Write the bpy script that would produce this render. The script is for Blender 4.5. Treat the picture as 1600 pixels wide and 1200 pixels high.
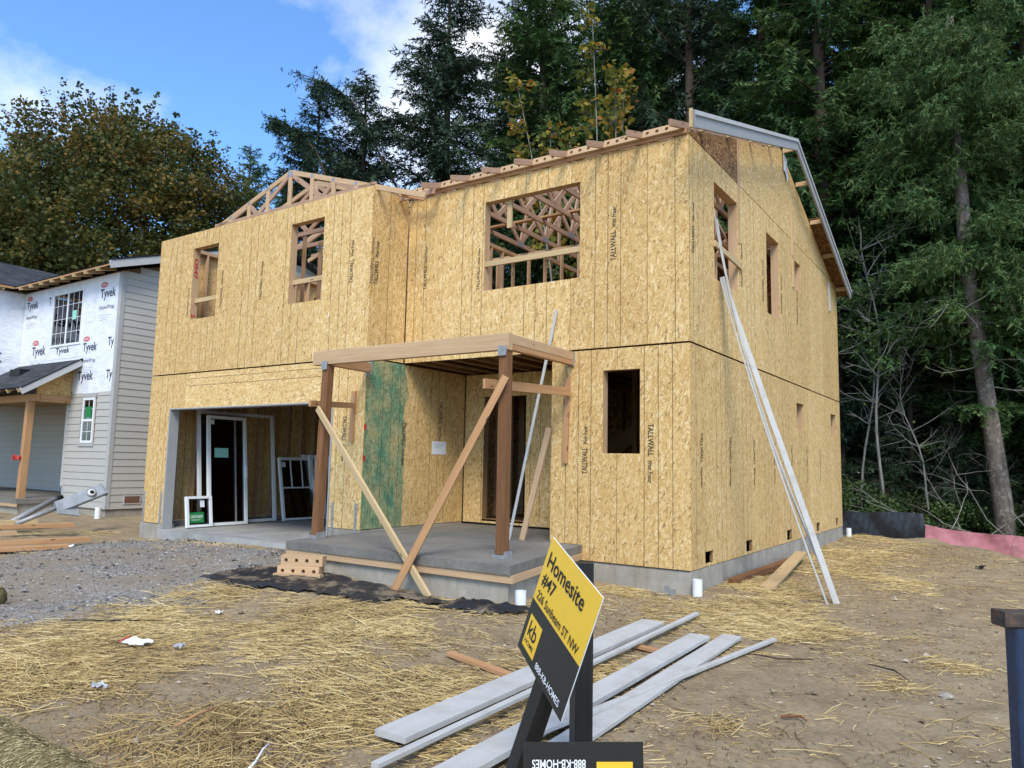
import bpy, bmesh, math, random
import numpy as np
from mathutils import Matrix, Vector
R_ = random.Random(7)
NP = np.random.default_rng(11)
S = bpy.context.scene
COL = S.collection
for o in list(bpy.data.objects):
    bpy.data.objects.remove(o, do_unlink=True)

# ------------------------------------------------------------------ camera
YAW, PIT, ROL = -0.5966, 0.1073, 0.0202
CAM = Vector((3.5025, -9.3301, 1.3224))
fw = Vector((math.sin(YAW)*math.cos(PIT), math.cos(YAW)*math.cos(PIT), math.sin(PIT)))
r0 = Vector((math.cos(YAW), -math.sin(YAW), 0))
u0 = r0.cross(fw)
rt = r0*math.cos(ROL) + u0*math.sin(ROL)
up = -r0*math.sin(ROL) + u0*math.cos(ROL)
cd = bpy.data.cameras.new('camera')
cd.sensor_width = 36
cd.lens = 36*1158.475/1600
cd.clip_start = 0.05
cd.clip_end = 3000
cam = bpy.data.objects.new('camera', cd)
COL.objects.link(cam)
cam.matrix_world = Matrix(((rt.x, up.x, -fw.x, CAM.x), (rt.y, up.y, -fw.y, CAM.y), (rt.z, up.z, -fw.z, CAM.z), (0, 0, 0, 1)))
S.camera = cam
S.render.resolution_x = 1024
S.render.resolution_y = 768

# ------------------------------------------------------------------ light
SUN_DIR = Vector((0.42, -0.62, 0.80)).normalized()      # towards the sun, behind thin cloud
wd = bpy.data.worlds.new('World')
S.world = wd
wd.use_nodes = True
wt = wd.node_tree
wt.nodes.clear()
def wn(t, **k):
    n = wt.nodes.new(t)
    for a, b in k.items():
        setattr(n, a, b)
    return n
wl = wt.links.new
sky = wn('ShaderNodeTexSky', sky_type='NISHITA')
sky.sun_disc = False
sky.sun_elevation = math.asin(SUN_DIR.z)
sky.sun_rotation = math.atan2(SUN_DIR.x, SUN_DIR.y)
sky.altitude = 60
sky.air_density = 1.0
sky.dust_density = 0.6
sky.ozone_density = 2.2
tc = wn('ShaderNodeTexCoord')
sx = wn('ShaderNodeSeparateXYZ'); wl(tc.outputs['Generated'], sx.inputs[0])
mz = wn('ShaderNodeMath', operation='MAXIMUM'); wl(sx.outputs[2], mz.inputs[0]); mz.inputs[1].default_value = 0.0
za = wn('ShaderNodeMath', operation='ADD'); wl(mz.outputs[0], za.inputs[0]); za.inputs[1].default_value = 0.22
dx = wn('ShaderNodeMath', operation='DIVIDE'); wl(sx.outputs[0], dx.inputs[0]); wl(za.outputs[0], dx.inputs[1])
dy = wn('ShaderNodeMath', operation='DIVIDE'); wl(sx.outputs[1], dy.inputs[0]); wl(za.outputs[0], dy.inputs[1])
cx = wn('ShaderNodeCombineXYZ'); wl(dx.outputs[0], cx.inputs[0]); wl(dy.outputs[0], cx.inputs[1])
mp = wn('ShaderNodeMapping'); wl(cx.outputs[0], mp.inputs[0])
mp.inputs['Location'].default_value = (18.2, 3.3, 0.0)
nz = wn('ShaderNodeTexNoise'); wl(mp.outputs[0], nz.inputs['Vector'])
nz.inputs['Scale'].default_value = 1.5
nz.inputs['Detail'].default_value = 9
nz.inputs['Roughness'].default_value = 0.56
nz.inputs['Distortion'].default_value = 0.25
cr = wn('ShaderNodeValToRGB'); wl(nz.outputs['Fac'], cr.inputs[0])
cr.color_ramp.elements[0].position = 0.47; cr.color_ramp.elements[0].color = (0, 0, 0, 1)
cr.color_ramp.elements[1].position = 0.74; cr.color_ramp.elements[1].color = (1, 1, 1, 1)
tint = wn('ShaderNodeMix', data_type='RGBA', blend_type='MULTIPLY'); tint.inputs['Factor'].default_value = 1
wl(sky.outputs[0], tint.inputs['A']); tint.inputs['B'].default_value = (0.66, 0.92, 1.16, 1)
mx = wn('ShaderNodeMix', data_type='RGBA'); wl(cr.outputs[0], mx.inputs['Factor'])
wl(tint.outputs['Result'], mx.inputs['A']); mx.inputs['B'].default_value = (6.6, 6.4, 6.05, 1)
bg = wn('ShaderNodeBackground'); wl(mx.outputs['Result'], bg.inputs[0]); bg.inputs[1].default_value = 0.12
wo = wn('ShaderNodeOutputWorld'); wl(bg.outputs[0], wo.inputs[0])
sd = bpy.data.lights.new('sun', 'SUN')
sd.energy = 1.5
sd.angle = math.radians(22)
sd.color = (1.0, 0.94, 0.83)
sun = bpy.data.objects.new('sun', sd)
COL.objects.link(sun)
sun.rotation_euler = SUN_DIR.to_track_quat('Z', 'Y').to_euler()
S.view_settings.view_transform = 'Standard'
S.view_settings.look = 'None'
S.view_settings.gamma = 1
S.view_settings.exposure = 1.18

# ------------------------------------------------------------------ materials
MATS = {}
class NT:
    def __init__(self, name, rough=0.8, spec=0.3, metal=0.0):
        m = bpy.data.materials.new(name)
        m.use_nodes = True
        self.m = m
        self.t = m.node_tree
        self.b = self.t.nodes['Principled BSDF']
        self.b.inputs['Roughness'].default_value = rough
        self.b.inputs['Metallic'].default_value = metal
        self.b.inputs['Specular IOR Level'].default_value = spec
        MATS[name] = m
    def n(self, t, ins=None, **k):
        nd = self.t.nodes.new(t)
        for a, b in k.items():
            setattr(nd, a, b)
        for a, b in (ins or {}).items():
            if hasattr(b, 'is_output') or isinstance(b, bpy.types.NodeSocket):
                self.t.links.new(b, nd.inputs[a])
            else:
                nd.inputs[a].default_value = b
        return nd
    def link(self, a, b):
        self.t.links.new(a, b)
    def obj(self):
        return self.n('ShaderNodeTexCoord').outputs['Object']
    def gen(self, k):
        return self.n('ShaderNodeTexCoord').outputs[k]
    def mapv(self, v, scale=(1, 1, 1), loc=(0, 0, 0), rot=(0, 0, 0)):
        return self.n('ShaderNodeMapping', {'Vector': v, 'Scale': scale, 'Location': loc, 'Rotation': rot}).outputs[0]
    def noise(self, v, scale, detail=4, rough=0.55, out='Fac', dist=0.0):
        return self.n('ShaderNodeTexNoise', {'Vector': v, 'Scale': scale, 'Detail': detail, 'Roughness': rough, 'Distortion': dist}).outputs[out]
    def ramp(self, f, stops, interp='LINEAR'):
        nd = self.n('ShaderNodeValToRGB', {0: f})
        e = nd.color_ramp
        e.interpolation = interp
        while len(e.elements) < len(stops):
            e.elements.new(0.5)
        for el, (p, c) in zip(e.elements, stops):
            el.position = p
            el.color = (c[0], c[1], c[2], 1) if hasattr(c, '__len__') else (c, c, c, 1)
        return nd.outputs[0]
    def mix(self, f, a, b, mode='MIX'):
        nd = self.n('ShaderNodeMix', data_type='RGBA', blend_type=mode)
        for k, v in (('Factor', f), ('A', a), ('B', b)):
            if isinstance(v, bpy.types.NodeSocket):
                self.link(v, nd.inputs[k])
            elif k == 'Factor':
                nd.inputs[k].default_value = v
            else:
                nd.inputs[k].default_value = (v[0], v[1], v[2], 1)
        return nd.outputs['Result']
    def math(self, op, a, b=None, clamp=False):
        nd = self.n('ShaderNodeMath', operation=op, use_clamp=clamp)
        for i, v in ((0, a), (1, b)):
            if v is None:
                continue
            if isinstance(v, bpy.types.NodeSocket):
                self.link(v, nd.inputs[i])
            else:
                nd.inputs[i].default_value = v
        return nd.outputs[0]
    def rand(self):
        return self.n('ShaderNodeObjectInfo').outputs['Random']
    def col(self, c):
        if isinstance(c, bpy.types.NodeSocket):
            self.link(c, self.b.inputs['Base Color'])
        else:
            self.b.inputs['Base Color'].default_value = (c[0], c[1], c[2], 1)
    def bump(self, h, strength=0.3, dist=0.01):
        nd = self.n('ShaderNodeBump', {'Height': h, 'Strength': strength, 'Distance': dist})
        self.link(nd.outputs[0], self.b.inputs['Normal'])
    def rough(self, s):
        self.link(s, self.b.inputs['Roughness'])

def plain(name, c, rough=0.6, var=0.12, scale=6, spec=0.3, metal=0, bump=0.1):
    t = NT(name, rough, spec, metal)
    v = t.obj()
    f = t.noise(v, scale, 5, 0.6)
    a = tuple(x*(1-var) for x in c)
    b = tuple(min(1, x*(1+var)) for x in c)
    t.col(t.ramp(f, [(0.3, a), (0.7, b)]))
    if bump:
        t.bump(t.noise(v, scale*8, 3), bump, 0.004)
    return t.m

def osb(name, stops, green=False, lines=True):
    t = NT(name, 0.75, 0.25)
    uv = t.gen('UV')
    rnd = t.rand()
    off = t.n('ShaderNodeCombineXYZ', {'X': t.math('MULTIPLY', rnd, 37.3), 'Y': t.math('MULTIPLY', rnd, 91.7), 'Z': t.math('MULTIPLY', rnd, 13.1)}).outputs[0]
    base = t.n('ShaderNodeVectorMath', {0: uv, 1: off}, operation='ADD').outputs[0]
    warp = t.n('ShaderNodeTexNoise', {'Vector': base, 'Scale': 9.0, 'Detail': 2.0}).outputs['Color']
    warp = t.n('ShaderNodeVectorMath', {0: warp, 1: (0.5, 0.5, 0.5)}, operation='SUBTRACT').outputs[0]
    warp = t.n('ShaderNodeVectorMath', {0: warp, 1: (0.035, 0.035, 0.0)}, operation='MULTIPLY').outputs[0]
    base = t.n('ShaderNodeVectorMath', {0: base, 1: warp}, operation='ADD').outputs[0]
    val = None
    for i, (ang, sxx, syy, thr) in enumerate(((8, 74, 16, 0), (-24, 68, 15, 0.52), (31, 78, 16, 0.6), (-52, 82, 19, 0.76), (66, 72, 18, 0.84), (3, 52, 10, 0.78))):
        rv = t.n('ShaderNodeVectorRotate', {'Vector': base, 'Angle': math.radians(ang)}, rotation_type='Z_AXIS').outputs[0]
        mv = t.mapv(rv, (sxx, syy, 1), (i*7.3, i*3.1, 0))
        vo = t.n('ShaderNodeTexVoronoi', {'Vector': mv, 'Scale': 1.0}, voronoi_dimensions='2D', feature='F1').outputs['Color']
        sp = t.n('ShaderNodeSeparateColor', {0: vo})
        v = sp.outputs[0]
        if val is None:
            val = v
        else:
            msk = t.math('GREATER_THAN', sp.outputs[1], thr)
            val = t.n('ShaderNodeMix', {'Factor': msk, 'A': val, 'B': v}, data_type='FLOAT').outputs['Result']
    c = t.ramp(val, stops)
    # fine dark slivers
    sl = t.n('ShaderNodeTexVoronoi', {'Vector': t.mapv(t.n('ShaderNodeVectorRotate', {'Vector': base, 'Angle': 0.5}, rotation_type='Z_AXIS').outputs[0], (95, 22, 1)), 'Scale': 1.0}, voronoi_dimensions='2D').outputs['Color']
    sl = t.n('ShaderNodeSeparateColor', {0: sl}).outputs[2]
    c = t.mix(t.math('MULTIPLY', t.math('GREATER_THAN', sl, 0.975), 0.75), c, (0.13, 0.07, 0.03))
    # broad tone changes from sheet to sheet and across a sheet
    br = t.noise(base, 1.3, 3)
    c = t.mix(0.22, c, t.ramp(br, [(0.3, (0.76, 0.68, 0.58)), (0.7, (1.0, 1.0, 1.0))]), 'MULTIPLY')
    c = t.mix(1.0, c, t.ramp(rnd, [(0.0, (0.86, 0.82, 0.76)), (0.5, (0.97, 0.96, 0.94)), (1.0, (1.06, 1.06, 1.06))]), 'MULTIPLY')
    if green:
        su = t.n('ShaderNodeSeparateXYZ', {0: uv})
        n1 = t.noise(t.mapv(uv, (1.4, 0.9, 1)), 2.4, 5, 0.6)
        edge = t.math('ADD', su.outputs[0], t.math('MULTIPLY', t.math('SUBTRACT', n1, 0.5), 0.55))
        m = t.ramp(edge, [(0.0, 1.0), (0.94, 1.0), (1.18, 0.0)])
        m = t.math('MULTIPLY', m, t.ramp(n1, [(0.3, 0.35), (0.62, 0.92)]))
        fl = t.ramp(val, [(0.0, (0.02, 0.12, 0.075)), (0.5, (0.035, 0.21, 0.135)), (1.0, (0.13, 0.30, 0.16))])
        c = t.mix(m, c, fl)
    if lines:
        su = t.n('ShaderNodeSeparateXYZ', {0: uv}).outputs[0]
        tot = None
        for ln in (0.4064, 0.6096, 0.8128):
            d = t.math('ABSOLUTE', t.math('SUBTRACT', su, ln))
            q = t.math('LESS_THAN', d, 0.0052)
            tot = q if tot is None else t.math('MAXIMUM', tot, q)
        dash = t.ramp(t.noise(t.mapv(uv, (3, 14, 1)), 3, 2), [(0.3, 0.55), (0.55, 0.95)])
        c = t.mix(t.math('MULTIPLY', tot, dash), c, (0.10, 0.065, 0.03))
    t.col(c)
    t.bump(val, 0.25, 0.004)
    return t.m

OSB_STOPS = [(0.0, (0.45, 0.262, 0.092)), (0.10, (0.56, 0.350, 0.128)), (0.42, (0.65, 0.425, 0.164)), (0.75, (0.72, 0.498, 0.216)), (1.0, (0.83, 0.655, 0.375))]
osb('osb', OSB_STOPS)
osb('osb_green', OSB_STOPS, green=True)
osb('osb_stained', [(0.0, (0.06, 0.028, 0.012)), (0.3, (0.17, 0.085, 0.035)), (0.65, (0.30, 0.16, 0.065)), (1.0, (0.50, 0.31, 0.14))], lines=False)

def wood(name, c0, c1, rough=0.7, dirt=0.0):
    t = NT(name, rough, 0.25)
    v = t.obj()
    rnd = t.rand()
    off = t.n('ShaderNodeCombineXYZ', {'X': t.math('MULTIPLY', rnd, 31.0), 'Y': t.math('MULTIPLY', rnd, 17.0), 'Z': t.math('MULTIPLY', rnd, 53.0)}).outputs[0]
    v = t.n('ShaderNodeVectorMath', {0: v, 1: off}, operation='ADD').outputs[0]
    g = t.noise(t.mapv(v, (1.6, 34, 34)), 1.0, 5, 0.6, dist=0.6)
    w = t.noise(t.mapv(v, (0.5, 4, 4)), 1.0, 3)
    c = t.ramp(g, [(0.28, c0), (0.72, c1)])
    c = t.mix(0.45, c, t.ramp(w, [(0.25, (0.62, 0.58, 0.52)), (0.7, (1.0, 1.0, 1.0))]), 'MULTIPLY')
    c = t.mix(t.math('MULTIPLY', rnd, 0.3), c, tuple(x*0.72 for x in c0))
    kn = t.n('ShaderNodeTexVoronoi', {'Vector': t.mapv(v, (2.2, 9, 9)), 'Scale': 1.0}).outputs['Distance']
    c = t.mix(t.math('LESS_THAN', kn, 0.10), c, tuple(x*0.3 for x in c0))
    t.col(c)
    t.bump(g, 0.2, 0.003)
    return t.m
wood('pine', (0.50, 0.34, 0.165), (0.66, 0.49, 0.27))
wood('fir', (0.42, 0.215, 0.095), (0.58, 0.335, 0.165))
wood('fir_pale', (0.50, 0.315, 0.17), (0.64, 0.44, 0.26))
wood('truss_wood', (0.36, 0.215, 0.135), (0.54, 0.355, 0.235))
wood('treated', (0.15, 0.066, 0.026), (0.30, 0.145, 0.062))
wood('pine_dark', (0.26, 0.155, 0.075), (0.38, 0.24, 0.12))

def primed(name, c):
    t = NT(name, 0.6, 0.3)
    v = t.obj()
    g = t.noise(t.mapv(v, (1.5, 18, 18)), 1.0, 4)
    s = t.noise(v, 3.2, 6, 0.7)
    c1 = t.ramp(g, [(0.3, tuple(x*0.92 for x in c)), (0.7, c)])
    c1 = t.mix(t.ramp(s, [(0.46, 0.0), (0.70, 0.6)]), c1, (0.34, 0.305, 0.25))
    kk = t.noise(t.mapv(v, (3, 60, 60)), 1.0, 6, 0.8)
    c1 = t.mix(t.ramp(kk, [(0.64, 0.0), (0.72, 0.6)]), c1, (0.25, 0.23, 0.20))
    t.col(c1)
    t.bump(g, 0.12, 0.002)
    return t.m
primed('primed', (0.50, 0.485, 0.45))
plain('barge_paint', (0.315, 0.315, 0.305), 0.55, 0.05, 5)
plain('jamb_paint', (0.33, 0.33, 0.32), 0.5, 0.05, 5)
plain('corner_paint', (0.40, 0.39, 0.37), 0.6, 0.05, 5)
plain('fascia_paint', (0.46, 0.45, 0.43), 0.55, 0.04, 5)

def concrete(name, c, sc=3.0, speck=0.0, rough=0.88, streak=False):
    t = NT(name, rough, 0.25)
    v = t.obj()
    a = t.noise(v, sc, 8, 0.65)
    col = t.ramp(a, [(0.25, tuple(x*0.62 for x in c)), (0.55, c), (0.8, tuple(min(1, x*1.25) for x in c))])
    f = t.noise(v, 160, 2)
    if speck:
        col = t.mix(speck, col, t.ramp(f, [(0.42, (0.25, 0.25, 0.25)), (0.6, (1.35, 1.35, 1.3))]), 'MULTIPLY')
    if streak:
        s = t.noise(t.mapv(v, (7, 7, 0.9)), 1.0, 5, 0.7)
        col = t.mix(t.ramp(s, [(0.5, 0.0), (0.72, 0.55)]), col, (0.22, 0.17, 0.11))
    t.col(col)
    st_ = t.noise(v, 0.7, 7, 0.7, dist=0.8)
    col2 = t.mix(t.ramp(st_, [(0.50, 0.0), (0.64, 0.32)]), col, (0.17, 0.145, 0.11))
    t.col(col2)
    t.bump(t.noise(v, 45, 6, 0.7), 0.35, 0.008)
    return t.m
concrete('foundation_concrete', (0.37, 0.335, 0.275), 2.6, streak=True)
concrete('slab_concrete', (0.36, 0.35, 0.325), 1.1, rough=0.7)
concrete('porch_concrete', (0.235, 0.218, 0.192), 1.4, speck=0.75)

def siding(name, c):
    t = NT(name, 0.65, 0.3)
    v = t.obj()
    g = t.noise(t.mapv(v, (6, 6, 80)), 1.0, 4)
    w = t.noise(v, 0.8, 3)
    col = t.mix(0.3, c, t.ramp(w, [(0.3, (0.85, 0.85, 0.84)), (0.7, (1, 1, 1))]), 'MULTIPLY')
    col = t.mix(t.math('MULTIPLY', t.rand(), 0.10), col, (0.32, 0.30, 0.27))
    t.col(col)
    t.bump(g, 0.25, 0.003)
    return t.m
siding('siding', (0.45, 0.428, 0.38))

t = NT('shingles', 0.9, 0.2)
v = t.gen('UV')
bk = t.n('ShaderNodeTexBrick', {'Vector': v, 'Color1': (0.035, 0.037, 0.042, 1), 'Color2': (0.075, 0.078, 0.085, 1), 'Mortar': (0.012, 0.012, 0.013, 1), 'Scale': 1.0, 'Mortar Size': 0.012, 'Brick Width': 0.33, 'Row Height': 0.14, 'Bias': 0.0}, offset=0.42).outputs['Color']
c = t.mix(0.6, bk, t.ramp(t.noise(v, 9, 6, 0.7), [(0.3, (0.6, 0.6, 0.62)), (0.7, (1.3, 1.3, 1.3))]), 'MULTIPLY')
t.col(c); t.bump(bk, 0.4, 0.01)

t = NT('tyvek', 0.5, 0.35)
v = t.obj()
wr = t.noise(t.mapv(v, (1.4, 1.4, 2.2)), 1.6, 6, 0.62, dist=1.4)
t.col(t.ramp(wr, [(0.3, (0.66, 0.68, 0.73)), (0.6, (0.80, 0.815, 0.85))]))
t.bump(wr, 0.55, 0.06)
plain('vinyl', (0.76, 0.77, 0.77), 0.4, 0.03, 4, bump=0)
plain('text_black', (0.018, 0.018, 0.022), 0.6, 0.1, 9, bump=0)
plain('text_navy', (0.028, 0.036, 0.062), 0.6, 0.1, 9, bump=0)
plain('text_red', (0.50, 0.035, 0.03), 0.6, 0.1, 9, bump=0)
plain('text_pink', (0.60, 0.13, 0.13), 0.6, 0.1, 9, bump=0)
plain('text_ink', (0.055, 0.038, 0.022), 0.7, 0.3, 30, bump=0)
plain('text_white', (0.80, 0.80, 0.80), 0.5, 0.03, 9, bump=0)
plain('text_grey', (0.45, 0.47, 0.52), 0.6, 0.1, 9, bump=0)
t = NT('sign_yellow', 0.42, 0.4)
t.col(t.mix(t.ramp(t.noise(t.obj(), 14, 7, 0.75), [(0.60, 0.0), (0.72, 0.5)]), (0.80, 0.49, 0.035), (0.55, 0.40, 0.12)))
t = NT('sign_black', 0.45, 0.4)
t.col(t.mix(t.ramp(t.noise(t.mapv(t.obj(), (1, 1, 1)), 18, 8, 0.8), [(0.62, 0.0), (0.74, 0.6)]), (0.020, 0.019, 0.017), (0.14, 0.125, 0.10)))
t = NT('black_wood', 0.5, 0.4)
g = t.noise(t.mapv(t.obj(), (2, 26, 26)), 1.0, 5, 0.65)
t.col(t.ramp(g, [(0.35, (0.008, 0.008, 0.008)), (0.62, (0.018, 0.017, 0.016)), (0.80, (0.075, 0.06, 0.045))]))
t.bump(g, 0.3, 0.004)
plain('green_label', (0.015, 0.20, 0.055), 0.4, 0.06, 9, bump=0)
plain('teal_label', (0.30, 0.62, 0.52), 0.4, 0.06, 9, bump=0)
plain('paper', (0.74, 0.745, 0.76), 0.7, 0.05, 5)
plain('plastic_clear', (0.42, 0.42, 0.43), 0.3, 0.2, 20)
plain('galvanized', (0.30, 0.30, 0.295), 0.55, 0.2, 14, metal=0.35)
plain('meter_grey', (0.30, 0.32, 0.34), 0.45, 0.14, 8)
plain('pvc', (0.76, 0.76, 0.735), 0.4, 0.05, 7)
plain('vent_red', (0.20, 0.085, 0.05), 0.7, 0.1, 7)
plain('rubber_black', (0.012, 0.012, 0.012), 0.5, 0.1, 7)
t = NT('rust', 0.8, 0.3)
t.col(t.ramp(t.noise(t.obj(), 22, 7, 0.7), [(0.3, (0.028, 0.024, 0.022)), (0.55, (0.075, 0.055, 0.042)), (0.72, (0.19, 0.075, 0.03))]))
t.bump(t.noise(t.obj(), 60, 5), 0.3, 0.003)
t = NT('blue_steel', 0.42, 0.5)
q = t.noise(t.mapv(t.obj(), (10, 26, 26)), 1.0, 7, 0.72)
t.col(t.ramp(q, [(0.3, (0.010, 0.018, 0.036)), (0.62, (0.016, 0.036, 0.085)), (0.74, (0.030, 0.055, 0.11)), (0.80, (0.17, 0.14, 0.11))]))
t = NT('black_plastic', 0.30, 0.5)
q = t.noise(t.obj(), 2.2, 6, 0.65)
t.col(t.mix(t.ramp(q, [(0.52, 0.0), (0.60, 0.8)]), (0.013, 0.016, 0.022), (0.26, 0.20, 0.13)))
t.bump(t.noise(t.obj(), 11, 6, 0.7, dist=1.0), 0.7, 0.03)
t = NT('silt_black', 0.5, 0.4)
t.col((0.010, 0.011, 0.013)); t.bump(t.noise(t.mapv(t.obj(), (9, 9, 1.2)), 1.0, 5, 0.6), 0.5, 0.03)
t = NT('silt_pink', 0.75, 0.25)
t.col(t.ramp(t.noise(t.obj(), 3, 5), [(0.3, (0.38, 0.145, 0.155)), (0.7, (0.50, 0.21, 0.23))])); t.bump(t.noise(t.mapv(t.obj(), (4, 4, 9)), 1.0, 5, 0.6), 0.5, 0.03)

def glass(name, c=(0.02, 0.025, 0.03), alpha=0.55):
    m = bpy.data.materials.new(name); m.use_nodes = True
    tr = m.node_tree; tr.nodes.clear()
    o = tr.nodes.new('ShaderNodeOutputMaterial')
    gl = tr.nodes.new('ShaderNodeBsdfGlossy'); gl.inputs['Roughness'].default_value = 0.02
    tp = tr.nodes.new('ShaderNodeBsdfTransparent'); tp.inputs[0].default_value = (alpha, alpha*1.02, alpha*1.0, 1)
    fr = tr.nodes.new('ShaderNodeFresnel'); fr.inputs[0].default_value = 1.55
    mxn = tr.nodes.new('ShaderNodeMixShader')
    mu = tr.nodes.new('ShaderNodeMath'); mu.operation = 'MULTIPLY_ADD'; mu.inputs[1].default_value = 1.4; mu.inputs[2].default_value = 0.03
    tr.links.new(fr.outputs[0], mu.inputs[0])
    tr.links.new(mu.outputs[0], mxn.inputs[0]); tr.links.new(tp.outputs[0], mxn.inputs[1]); tr.links.new(gl.outputs[0], mxn.inputs[2])
    tr.links.new(mxn.outputs[0], o.inputs[0])
    MATS[name] = m
glass('glass', alpha=0.35)
glass('window_glass', alpha=0.8)
plain('sky_reflect_tint', (0.19, 0.19, 0.26), 0.9, 0.3, 1.2, bump=0)  # lavender grey for neighbour panes, reflected sky put into the colour

def foliage(name, stops, trans=0.25, rough=0.6):
    m = bpy.data.materials.new(name); m.use_nodes = True
    tr = m.node_tree; tr.nodes.clear()
    o = tr.nodes.new('ShaderNodeOutputMaterial')
    at = tr.nodes.new('ShaderNodeAttribute'); at.attribute_name = 'tint'
    rp = tr.nodes.new('ShaderNodeValToRGB')
    while len(rp.color_ramp.elements) < len(stops):
        rp.color_ramp.elements.new(0.5)
    for el, (p, c) in zip(rp.color_ramp.elements, stops):
        el.position = p; el.color = (*c, 1)
    tr.links.new(at.outputs['Fac'], rp.inputs[0])
    d = tr.nodes.new('ShaderNodeBsdfPrincipled'); d.inputs['Roughness'].default_value = rough; d.inputs['Specular IOR Level'].default_value = 0.25
    tl = tr.nodes.new('ShaderNodeBsdfTranslucent')
    ms = tr.nodes.new('ShaderNodeMixShader'); ms.inputs[0].default_value = trans
    tr.links.new(rp.outputs[0], d.inputs['Base Color']); tr.links.new(rp.outputs[0], tl.inputs[0])
    tr.links.new(d.outputs[0], ms.inputs[1]); tr.links.new(tl.outputs[0], ms.inputs[2]); tr.links.new(ms.outputs[0], o.inputs[0])
    MATS[name] = m
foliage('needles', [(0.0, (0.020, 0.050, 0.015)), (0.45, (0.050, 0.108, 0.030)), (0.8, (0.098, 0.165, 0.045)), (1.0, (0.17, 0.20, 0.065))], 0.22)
foliage('needles_blue_backlit', [(0.0, (0.018, 0.038, 0.022)), (0.5, (0.036, 0.068, 0.036)), (0.85, (0.062, 0.100, 0.052)), (1.0, (0.11, 0.13, 0.065))], 0.15)  # bluish needles, colour darkened to imitate firs seen against the light
foliage('maple_leaf', [(0.0, (0.028, 0.044, 0.013)), (0.3, (0.066, 0.088, 0.022)), (0.58, (0.12, 0.115, 0.026)), (0.8, (0.21, 0.125, 0.030)), (1.0, (0.32, 0.20, 0.042))], 0.35)
foliage('young_maple_leaf', [(0.0, (0.065, 0.095, 0.018)), (0.5, (0.20, 0.20, 0.035)), (0.8, (0.38, 0.27, 0.04)), (1.0, (0.42, 0.17, 0.035))], 0.4)
foliage('shrub_leaf', [(0.0, (0.022, 0.045, 0.014)), (0.5, (0.05, 0.095, 0.025)), (1.0, (0.11, 0.15, 0.04))], 0.3)
foliage('straw', [(0.0, (0.14, 0.09, 0.042)), (0.25, (0.30, 0.20, 0.078)), (0.6, (0.49, 0.345, 0.130)), (1.0, (0.72, 0.57, 0.28))], 0.08, 0.55)
foliage('jute', [(0.0, (0.16, 0.12, 0.055)), (0.5, (0.34, 0.27, 0.125)), (1.0, (0.54, 0.45, 0.235))], 0.1, 0.8)

def bark(name, c0, c1, patch=None):
    t = NT(name, 0.95, 0.15)
    v = t.obj()
    g = t.noise(t.mapv(v, (9, 9, 1.6)), 1.0, 7, 0.7, dist=0.8)
    c = t.ramp(g, [(0.3, c0), (0.68, c1)])
    if patch:
        p = t.noise(t.mapv(v, (7, 7, 9)), 1.0, 5, 0.7)
        c = t.mix(t.ramp(p, [(0.52, 0.0), (0.66, 0.85)]), c, patch)
    t.col(c); t.bump(g, 0.8, 0.04)
bark('fir_bark', (0.028, 0.02, 0.015), (0.115, 0.085, 0.062))
bark('grey_bark', (0.085, 0.068, 0.055), (0.22, 0.185, 0.15), patch=(0.36, 0.345, 0.31))
bark('alder_bark', (0.12, 0.115, 0.10), (0.30, 0.29, 0.265))
bark('dead_wood', (0.17, 0.155, 0.135), (0.36, 0.34, 0.30))

# ground
t = NT('dirt', 0.95, 0.15)
v = t.obj()
a = t.noise(v, 0.45, 6, 0.6)
b = t.noise(v, 3.2, 8, 0.7)
d = t.noise(v, 26, 6, 0.75)
c = t.ramp(b, [(0.25, (0.225, 0.163, 0.095)), (0.5, (0.355, 0.270, 0.164)), (0.78, (0.45, 0.355, 0.226))])
c = t.mix(0.55, c, t.ramp(a, [(0.3, (0.66, 0.64, 0.62)), (0.7, (1.0, 1.0, 1.0))]), 'MULTIPLY')
c = t.mix(0.6, c, t.ramp(d, [(0.3, (0.55, 0.55, 0.55)), (0.66, (1.15, 1.13, 1.1))]), 'MULTIPLY')
t.col(c)
hh = t.math('ADD', t.math('MULTIPLY', d, 0.5), b)
t.bump(hh, 0.85, 0.035)
t = NT('gravel_bed', 0.95, 0.15)
v = t.obj()
vo = t.n('ShaderNodeTexVoronoi', {'Vector': v, 'Scale': 42.0})
c = t.ramp(t.n('ShaderNodeSeparateColor', {0: vo.outputs['Color']}).outputs[0], [(0.0, (0.09, 0.085, 0.078)), (0.5, (0.22, 0.208, 0.19)), (1.0, (0.43, 0.41, 0.375))])
pt = t.noise(v, 0.9, 6, 0.65)
c = t.mix(t.ramp(pt, [(0.38, 0.15), (0.62, 0.85)]), c, (0.27, 0.212, 0.145))
t.col(c); t.bump(vo.outputs['Distance'], 0.8, 0.02)
foliage('gravel_stone', [(0.0, (0.075, 0.07, 0.064)), (0.5, (0.22, 0.208, 0.19)), (1.0, (0.52, 0.495, 0.455))], 0.0, 0.9)
foliage('dirt_stone', [(0.0, (0.17, 0.125, 0.078)), (0.6, (0.33, 0.255, 0.165)), (1.0, (0.52, 0.46, 0.37))], 0.0, 0.9)
foliage('sawdust', [(0.0, (0.42, 0.27, 0.12)), (1.0, (0.62, 0.44, 0.23))], 0.0, 0.9)
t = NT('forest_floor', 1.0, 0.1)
t.col(t.ramp(t.noise(t.obj(), 2.0, 8, 0.7), [(0.3, (0.02, 0.017, 0.01)), (0.7, (0.075, 0.06, 0.03))]))

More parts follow.
